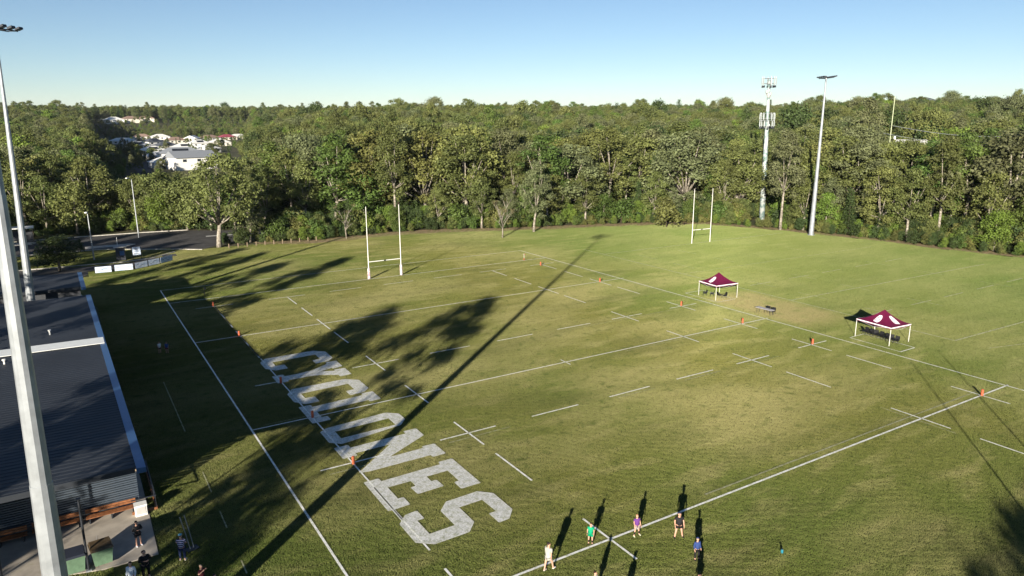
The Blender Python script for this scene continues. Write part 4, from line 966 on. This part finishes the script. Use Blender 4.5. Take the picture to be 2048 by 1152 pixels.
for k in range(11):
    x = 16.2+k*1.75; y = 41.9-.05*k
    if o0 is None:
        o0 = empty('bollard', (x, y, 0), 0, 'short timber bollard in the row right of the corner gum tree', 'bollard', 'timber bollards along the edge of the road')
        t = MB(); t.tube([(0, 0, 0), (0, 0, .85)], .1, 8); t.build('post', M_TIMBERG, o0); t = MB(); t.tube([(0, 0, .85), (0, 0, .93)], [.1, .05], 8); t.build('cap', M_TIMBERG, o0)
    else: dup(o0, (x, y, 0), 0, o0['label'])
def car(x, y, rz, body, label, z=0):
    o = empty('parked_car', (x, y, z), rz, label, 'car', None)
    b = MB(); P_ = [(-2.2, .45), (-2.25, .75), (-2.1, .95), (-1.2, 1.02), (1.0, .98), (1.95, .82), (2.2, .6), (2.2, .4), (2.0, .3), (-2.0, .3)]
    v = [(x_, -.88, z_) for x_, z_ in P_]+[(x_, .88, z_) for x_, z_ in P_]; n = len(P_); b.add(v, [tuple(range(n-1, -1, -1)), tuple(range(n, 2*n))]+[(i, (i+1) % n, n+(i+1) % n, n+i) for i in range(n)][::1]); b.build('body', body, o)
    c = MB(); c.add([(-1.9, -.8, .98), (1.05, -.8, .98), (1.05, .8, .98), (-1.9, .8, .98), (-1.3, -.64, 1.45), (.3, -.64, 1.47), (.3, .64, 1.47), (-1.3, .64, 1.45)], [(0, 1, 5, 4), (1, 2, 6, 5), (2, 3, 7, 6), (3, 0, 4, 7)]); c.build('window', M_GLASS, o)
    c = MB(); c.box((-.5, 0, 1.48), (1.62, 1.3, .05)); c.build('roof', body, o)
    for xx in (-1.4, 1.35):
        for yy in (-.85, .85):
            w_ = MB(); w_.tube([(xx, yy-.1, .32), (xx, yy+.1, .32)], .32, 14); wo_ = w_.build('wheel', M_BLACK, o); h_ = MB(); sgn = 1 if yy > 0 else -1; h_.tube([(xx, yy+sgn*.1, .32), (xx, yy+sgn*.115, .32)], .19, 10); h_.build('rim', M_POLE, wo_)
    for yy in (-.6, .6): h_ = MB(); h_.box((2.19, yy, .68), (.06, .34, .14)); h_.build('headlight', M_LENS, o); h_ = MB(); h_.box((-2.24, yy, .8), (.06, .34, .14)); h_.build('tail_light', M_MAROON, o)
M_CARB = mat('dark_blue_car_paint', (.02, .03, .06), .25, .3, var=.05, spec=.6); M_CARW = mat('white_car_paint', (.75, .76, .77), .25, var=.03, spec=.6)
car(63.5, 44.8, .05, M_CARB, 'dark blue car glimpsed on the road between the goals, behind the shrubs')
car(57.0, 46.2, .05, M_CARB, 'dark car glimpsed on the road behind the right upright of the near goalposts')
# power pole and wires over the right of the forest
px_, py_ = pix(1766, 232); hz = hgt(px_, py_)
o = empty('power_pole', (px_, py_, hz), 0, 'thin pale pole rising above the treetops on the right, carrying two wires', 'power pole')
t = MB(); t.tube([(0, 0, 0), (0, 0, 30.6-hz)], [.16, .08], 8); t.build('pole', mat('pale_green_steel', (.50, .55, .36), .6, var=.1), o)
t = MB(); t.box((0, 0, 22.7-hz), (2.4, .12, .12), .9); t.build('crossarm', M_TIMBERG, o)
for k, (e0, e1, dz) in enumerate((((1766), 2075, 0), (1752, 2060, -2.1))):
    A = Vector((*pix(e0, 232), 22.8+dz)); B = Vector((*pix(e1, 215), 20.9+dz)); pts = [(A.lerp(B, i/16)+Vector((0, 0, -1.4*math.sin(PI*i/16)))) - Vector((px_, py_, hz)) for i in range(17)]
    t = MB(); t.tube(pts, .055, 5); t.build('wire', M_POLE, o)
# far hills
mb = MB(); v = []; n = 60
for i in range(n+1):
    az = 52+26*i/n; hh = 25+max(0, 165*math.exp(-((az-60.6)/2.6)**2)+215*math.exp(-((az-67.5)/4.2)**2)+20*math.sin(az*2.1))
    for r, k in ((8200, 0), (8800, .7), (9400, 1), (10500, .5), (12000, 0)): v.append((*polar(az, r), hh*k-15*(1-k)))
mb.add(v, [(i*5+k, i*5+k+1, (i+1)*5+k+1, (i+1)*5+k) for i in range(n) for k in range(4)]); struct(mb, 'hills', mat('wooded_far_hills', (.05, .07, .03), .9, var=.3, scale=.01, world=True), True)
mb = MB(); v = []
for i in range(n+1):
    az = -12+70*i/n; hh = 40+35*abs(math.sin(az*.35+.7))+20*math.sin(az*1.1)
    for r, k in ((7600, 0), (8200, .7), (8800, 1), (9500, .5), (10600, 0)): v.append((*polar(az, r), hh*k-15*(1-k)))
mb.add(v, [(i*5+k, i*5+k+1, (i+1)*5+k+1, (i+1)*5+k) for i in range(n) for k in range(4)]); struct(mb, 'hills', bpy.data.materials['wooded_far_hills'], True)

# ------------------------------------------------------------------ people
def skin_mesh(name, V, E_, R_, m_, parent, root=0, sub=1):
    me = bpy.data.meshes.new(name); me.from_pydata(V, E_, []); me.materials.append(m_)
    o = bpy.data.objects.new(name, me); COL.objects.link(o); o.parent = parent
    md = o.modifiers.new('skin', 'SKIN'); md.use_smooth_shade = True
    if not me.skin_vertices: me.attributes.new if False else None
    bpy.context.view_layer.objects.active = o
    sv = me.skin_vertices[0].data if me.skin_vertices else None
    for i, r in enumerate(R_): sv[i].radius = (r, r) if not isinstance(r, tuple) else r
    sv[root].use_root = True
    if sub: s_ = o.modifiers.new('sub', 'SUBSURF'); s_.levels = sub; s_.render_levels = sub
    return o
def person(label, x, y, H, face, top, bottom, hair=(.05, .03, .02), socks=None, shoes=None, pose='stand', coat=False, long_hem=False, sleeves='short', longp=False, cap_=None, stripes=False, wide=1.0, hood=False, group=None, z=0, skin=None):
    """built at 1.75 m and scaled; local +Y is forward"""
    o = empty('person', (x, y, z), face, label, 'person', group); s = H/1.75; o.scale = (s*wide*1.12, s*wide*1.12, s)
    sk = skin or M_SKIN
    st = {'stand': (.0, .0, .12), 'walk': (.24, -.2, .1), 'apart': (.03, -.03, .2)}[pose if pose in ('walk', 'apart') else 'stand']
    arms = {'stand': ((.215, -.01, 1.12, .222, .08, .87)), 'walk': ((.25, .10, 1.13, .26, .24, .92)), 'apart': ((.225, .02, 1.13, .225, .13, .88)), 'chest': ((.26, .06, 1.14, .06, .24, 1.22)), 'up': ((.30, .06, 1.22, .16, .22, 1.42))}[pose]
    V = []; E_ = []; R = []
    def add(p, r, par=None):
        V.append(p); R.append(r)
        if par is not None: E_.append((par, len(V)-1))
        return len(V)-1
    pel = add((0, 0, .95), .13); ab = add((0, .01, 1.08), .115, pel); ch = add((0, 0, 1.28), .135, ab); nb = add((0, -.01, 1.43), .065, ch); nk = add((0, 0, 1.50), .05, nb)
    h1 = add((0, .015, 1.565), .07, nk); h2 = add((0, .01, 1.65), .088, h1); h3 = add((0, 0, 1.725), .05, h2)
    add((0, .115, 1.635), .013, h2)
    for e_ in (-1, 1): add((e_*.092, .0, 1.63), .015, h2)
    for sd_ in (-1, 1):
        hp = add((sd_*.09, 0, .90), .085, pel); fo = st[0] if sd_ > 0 else st[1]
        kn = add((sd_*(.09+st[2]*.25), fo*.5+.02, .50), .058, hp); an = add((sd_*st[2], fo, .09), .036, kn); add((sd_*st[2]*1.1, fo-.05, .045), .034, an); add((sd_*st[2]*1.15, fo+.15, .035), .032, an)
        sh = add((sd_*.175, 0, 1.39), .055, ch); ex, ey, ez, hx_, hy, hz_ = arms
        if pose == 'walk' and sd_ > 0: ey, hy = -ey, -.12
        el = add((sd_*ex, ey-.02, ez), .038, sh); wr = add((sd_*hx_, hy, hz_), .026, el)
        dr = Vector((sd_*hx_, hy, hz_))-Vector((sd_*ex, ey, ez)); dr.normalize(); pl = Vector((sd_*hx_, hy, hz_))+dr*.06; pm = add(tuple(pl), .027, wr)
        side = Vector((0, 1, 0)) if abs(dr.y) < .8 else Vector((1, 0, 0)); side = (side-dr*side.dot(dr)).normalized(); inw = Vector((-sd_, 0, 0)); inw = (inw-dr*inw.dot(dr)); inw = inw.normalized() if inw.length > .1 else Vector((0, 0, 1))
        for k, ln in enumerate((.072, .08, .075, .06)):
            b0 = pl+side*(.026-.0175*k)+dr*.03; a_ = add(tuple(b0), .0095, pm); a2 = add(tuple(b0+dr*ln*.5), .009, a_); add(tuple(b0+dr*ln*.9+inw*ln*.35), .007, a2)
        t0 = add(tuple(pl+side*.035-dr*.02), .011, pm); add(tuple(pl+side*.055+dr*.025+inw*.012), .009, t0)
    skin_mesh('body', V, E_, R, sk, o)
    def garment(name, verts, edges, radii, m_): return skin_mesh(name, verts, edges, radii, m_, o)
    tm = fabric(top, stripes); bm_ = fabric(bottom)
    low = .62 if coat else (.86 if not longp else .90)
    low = .72 if long_hem else min(low, .79)
    v = [(0, 0, low+.04), (0, .01, 1.05), (0, 0, 1.28), (0, -.01, 1.42)]; rr_ = [.18 if coat else .178, .165, .165, .085]; e = [(0, 1), (1, 2), (2, 3)]
    for sd_ in (-1, 1):
        ex, ey, ez, hx_, hy, hz_ = arms
        if pose == 'walk' and sd_ > 0: ey, hy = -ey, -.12
        v.append((sd_*.18, 0, 1.385)); rr_.append(.07); e.append((2, len(v)-1))
        if sleeves == 'short': v.append((sd_*(.18*.35+ex*.65), ey*.6-.01, 1.385*.35+ez*.65)); rr_.append(.06); e.append((len(v)-2, len(v)-1))
        else:
            v.append((sd_*ex, ey-.02, ez)); rr_.append(.055); e.append((len(v)-2, len(v)-1)); v.append((sd_*(ex*.1+hx_*.9), ey*.1+hy*.9, ez*.1+hz_*.9)); rr_.append(.042); e.append((len(v)-2, len(v)-1))
    if coat: v[0] = (0, 0, .60)
    garment('jacket' if sleeves == 'long' else 'shirt', v, e, rr_, tm)
    v = [(0, 0, .97)]; rr_ = [.172]; e = []
    for sd_ in (-1, 1):
        fo = st[0] if sd_ > 0 else st[1]; kx = .09+st[2]*.25
        v.append((sd_*.092, .0, .86)); rr_.append(.105); e.append((0, len(v)-1))
        if longp:
            v.append((sd_*kx, fo*.5+.02, .50)); rr_.append(.078); e.append((len(v)-2, len(v)-1)); v.append((sd_*st[2], fo, .13)); rr_.append(.058); e.append((len(v)-2, len(v)-1))
        else: v.append((sd_*(.09+st[2]*.16), fo*.32+.01, .62)); rr_.append(.092); e.append((len(v)-2, len(v)-1))
    garment('trousers' if longp else 'shorts', v, e, rr_, bm_)
    for sd_ in (-1, 1):
        fo = st[0] if sd_ > 0 else st[1]
        if socks and not longp:
            kx = .09+st[2]*.25; garment('sock', [(sd_*st[2], fo, .10), (sd_*(kx*.75+st[2]*.25), fo*.62+.015, .40)], [(0, 1)], [.043, .058], fabric(socks))
        garment('shoe', [(sd_*st[2]*1.08, fo-.06, .05), (sd_*st[2]*1.12, fo+.06, .05), (sd_*st[2]*1.16, fo+.18, .04)], [(0, 1), (1, 2)], [.048, .05, .042], fabric(shoes or (.6, .6, .6)))
    if hood: garment('hood', [(0, -.03, 1.55), (0, -.025, 1.66), (0, -.02, 1.735)], [(0, 1), (1, 2)], [.105, .108, .07], tm)
    else:
        garment('hair', [(0, -.035, 1.60), (0, -.02, 1.70), (0, .0, 1.75)], [(0, 1), (1, 2)], [.075, .094, .065], fabric(hair))
    if cap_: garment('hat', [(0, .0, 1.69), (0, 0, 1.745), (0, 0, 1.79)], [(0, 1), (1, 2)], [.14 if stripes else .108, .108, .07], fabric(cap_))
    ey_ = MB()
    for sd_ in (-1, 1): ey_.box((sd_*.034, .094, 1.652), (.022, .012, .012))
    ey_.build('eyes', M_BLACK, o); mo = MB(); mo.box((0, .086, 1.585), (.045, .012, .009)); mo.build('mouth', fabric((.35, .12, .1)), o)
    return o
FAB = {}
def fabric(c, stripes=False):
    k = (tuple(round(q, 3) for q in c), stripes)
    if k in FAB: return FAB[k]
    m_ = mat('fabric', c, .8, var=.2, scale=6)
    if stripes:
        n_ = m_.node_tree.nodes; tc = n_.new('ShaderNodeTexCoord'); wv = n_.new('ShaderNodeTexWave'); wv.bands_direction = 'Z'; wv.inputs['Scale'].default_value = 2.6; m_.node_tree.links.new(tc.outputs['Object'], wv.inputs[0])
        cr = n_.new('ShaderNodeValToRGB'); cr.color_ramp.interpolation = 'CONSTANT'; cr.color_ramp.elements[0].color = (*c, 1); cr.color_ramp.elements[1].position = .62; cr.color_ramp.elements[1].color = (.7, .62, .78, 1)
        m_.node_tree.links.new(wv.outputs[0], cr.inputs[0]); m_.node_tree.links.new(cr.outputs[0], n_['Principled BSDF'].inputs['Base Color'])
    FAB[k] = m_; return m_
BK = (.012, .012, .015); NV = (.02, .035, .10); WHT = (.75, .75, .75)
person('person in a long pale grey coat, bare legs and white shoes, walking', 10.03, -78.85, 1.81, -1.3, (.42, .42, .38), (.42, .42, .38), (.03, .02, .02), None, (.8, .75, .72), 'walk', True, 'long')
person('child in a green jersey with white chest mark and black socks, near the painted cross', 13.7, -78.05, 1.43, 2.3, (.0, .30, .15), (.0, .28, .14), (.04, .02, .01), BK, BK, 'stand', long_hem=True)
person('child in a purple jersey with legs apart, dark socks and white shoes', 16.7, -78.85, 1.45, 2.9, (.13, .04, .22), (.62, .5, .48), (.45, .22, .12), BK, (.75, .8, .6), 'apart')
person('person in black shirt and shorts with a cap, in front of the nearest cross line', 18.8, -80.35, 1.69, 2.6, BK, BK, (.1, .06, .04), None, BK, 'apart', wide=1.12, cap_=(.02, .03, .07))
person('child in a royal blue hoodie and dark trousers seen from above', 18.0, -82.65, 1.45, 2.9, (.03, .06, .20), BK, (.25, .2, .18), None, BK, 'stand', sleeves='long', longp=True, cap_=(.03, .05, .14))
person('person in a white top with dark hair, cut by the lower picture edge', 10.75, -82.2, 1.62, -2.6, (.78, .74, .70), (.3, .3, .3), (.04, .02, .01), None, WHT, 'stand', sleeves='long')
person('person at the lower edge right of the white topped one, only head and shoulders seen', 15.35, -85.35, 1.6, .3, WHT, BK, (.12, .07, .05), None, BK, 'stand')
person('person just below the picture whose shadow falls between the players', 10.7, -84.5, 1.7, .2, (.1, .1, .12), BK, (.04, .02, .01), None, BK, 'stand', longp=True)
person('person all in black standing alone on the patio with hands together', -9.75, -63.65, 1.66, -2.8, BK, BK, (.03, .02, .02), None, (.6, .6, .65), 'chest', sleeves='long', longp=False, z=.07)
person('person in a white hooded jacket at the lower edge beside a dark clad one', -10.45, -68.0, 1.68, 2.6, (.62, .70, .80), BK, (.02, .015, .015), None, BK, 'stand', sleeves='long', longp=True)
person('person in a dark hoodie with pale chest mark beside the patio corner', -9.7, -67.3, 1.74, -2.9, BK, BK, (.05, .04, .04), None, BK, 'chest', sleeves='long', longp=True, hood=True, wide=1.1)
person('person in a striped navy jersey and sky blue bucket hat, facing the pitch', -7.7, -66.6, 1.72, -.5, NV, NV, (.1, .06, .04), None, (.6, .6, .6), 'chest', longp=True, cap_=(.16, .45, .62), stripes=True)
person('fair haired child in a maroon and black top near the lower left edge', -7.15, -70.0, 1.45, -2.4, (.10, .02, .025), BK, (.55, .40, .25), None, BK, 'up')
person('person in dark clothes at the lower edge, nearest the long pole shadow', -6.7, -71.5, 1.6, -2.6, (.03, .035, .09), BK, (.02, .015, .015), None, BK, 'stand', sleeves='long', longp=True)
person('child in a white shirt in the dark shade beside the clubhouse', -3.95, -23.5, 1.38, -2.6, WHT, BK, (.1, .06, .04), None, BK, 'stand')
person('child in a blue shirt in the shade right of the white shirted child', -3.25, -23.9, 1.34, 2.6, (.08, .14, .35), (.15, .02, .04), (.1, .06, .04), None, BK, 'stand')
def mark(px3, size, m_, rz=0):
    pass

# ------------------------------------------------------------------ air
mb = MB(); mb.box((0, 0, 85), (26000, 26000, 350)); hz_ = mb.build('haze', bpy.data.materials.new('haze')); hz_['kind'] = 'stuff'; hz_['label'] = 'thin pale morning haze in the air'
M_ = hz_.data.materials[0]; M_.use_nodes = True; n_ = M_.node_tree.nodes; n_.remove(n_['Principled BSDF']); pv = n_.new('ShaderNodeVolumePrincipled')
pv.inputs['Color'].default_value = (.80, .88, 1, 1); pv.inputs['Density'].default_value = 0.000025; M_.node_tree.links.new(pv.outputs[0], n_['Material Output'].inputs['Volume'])
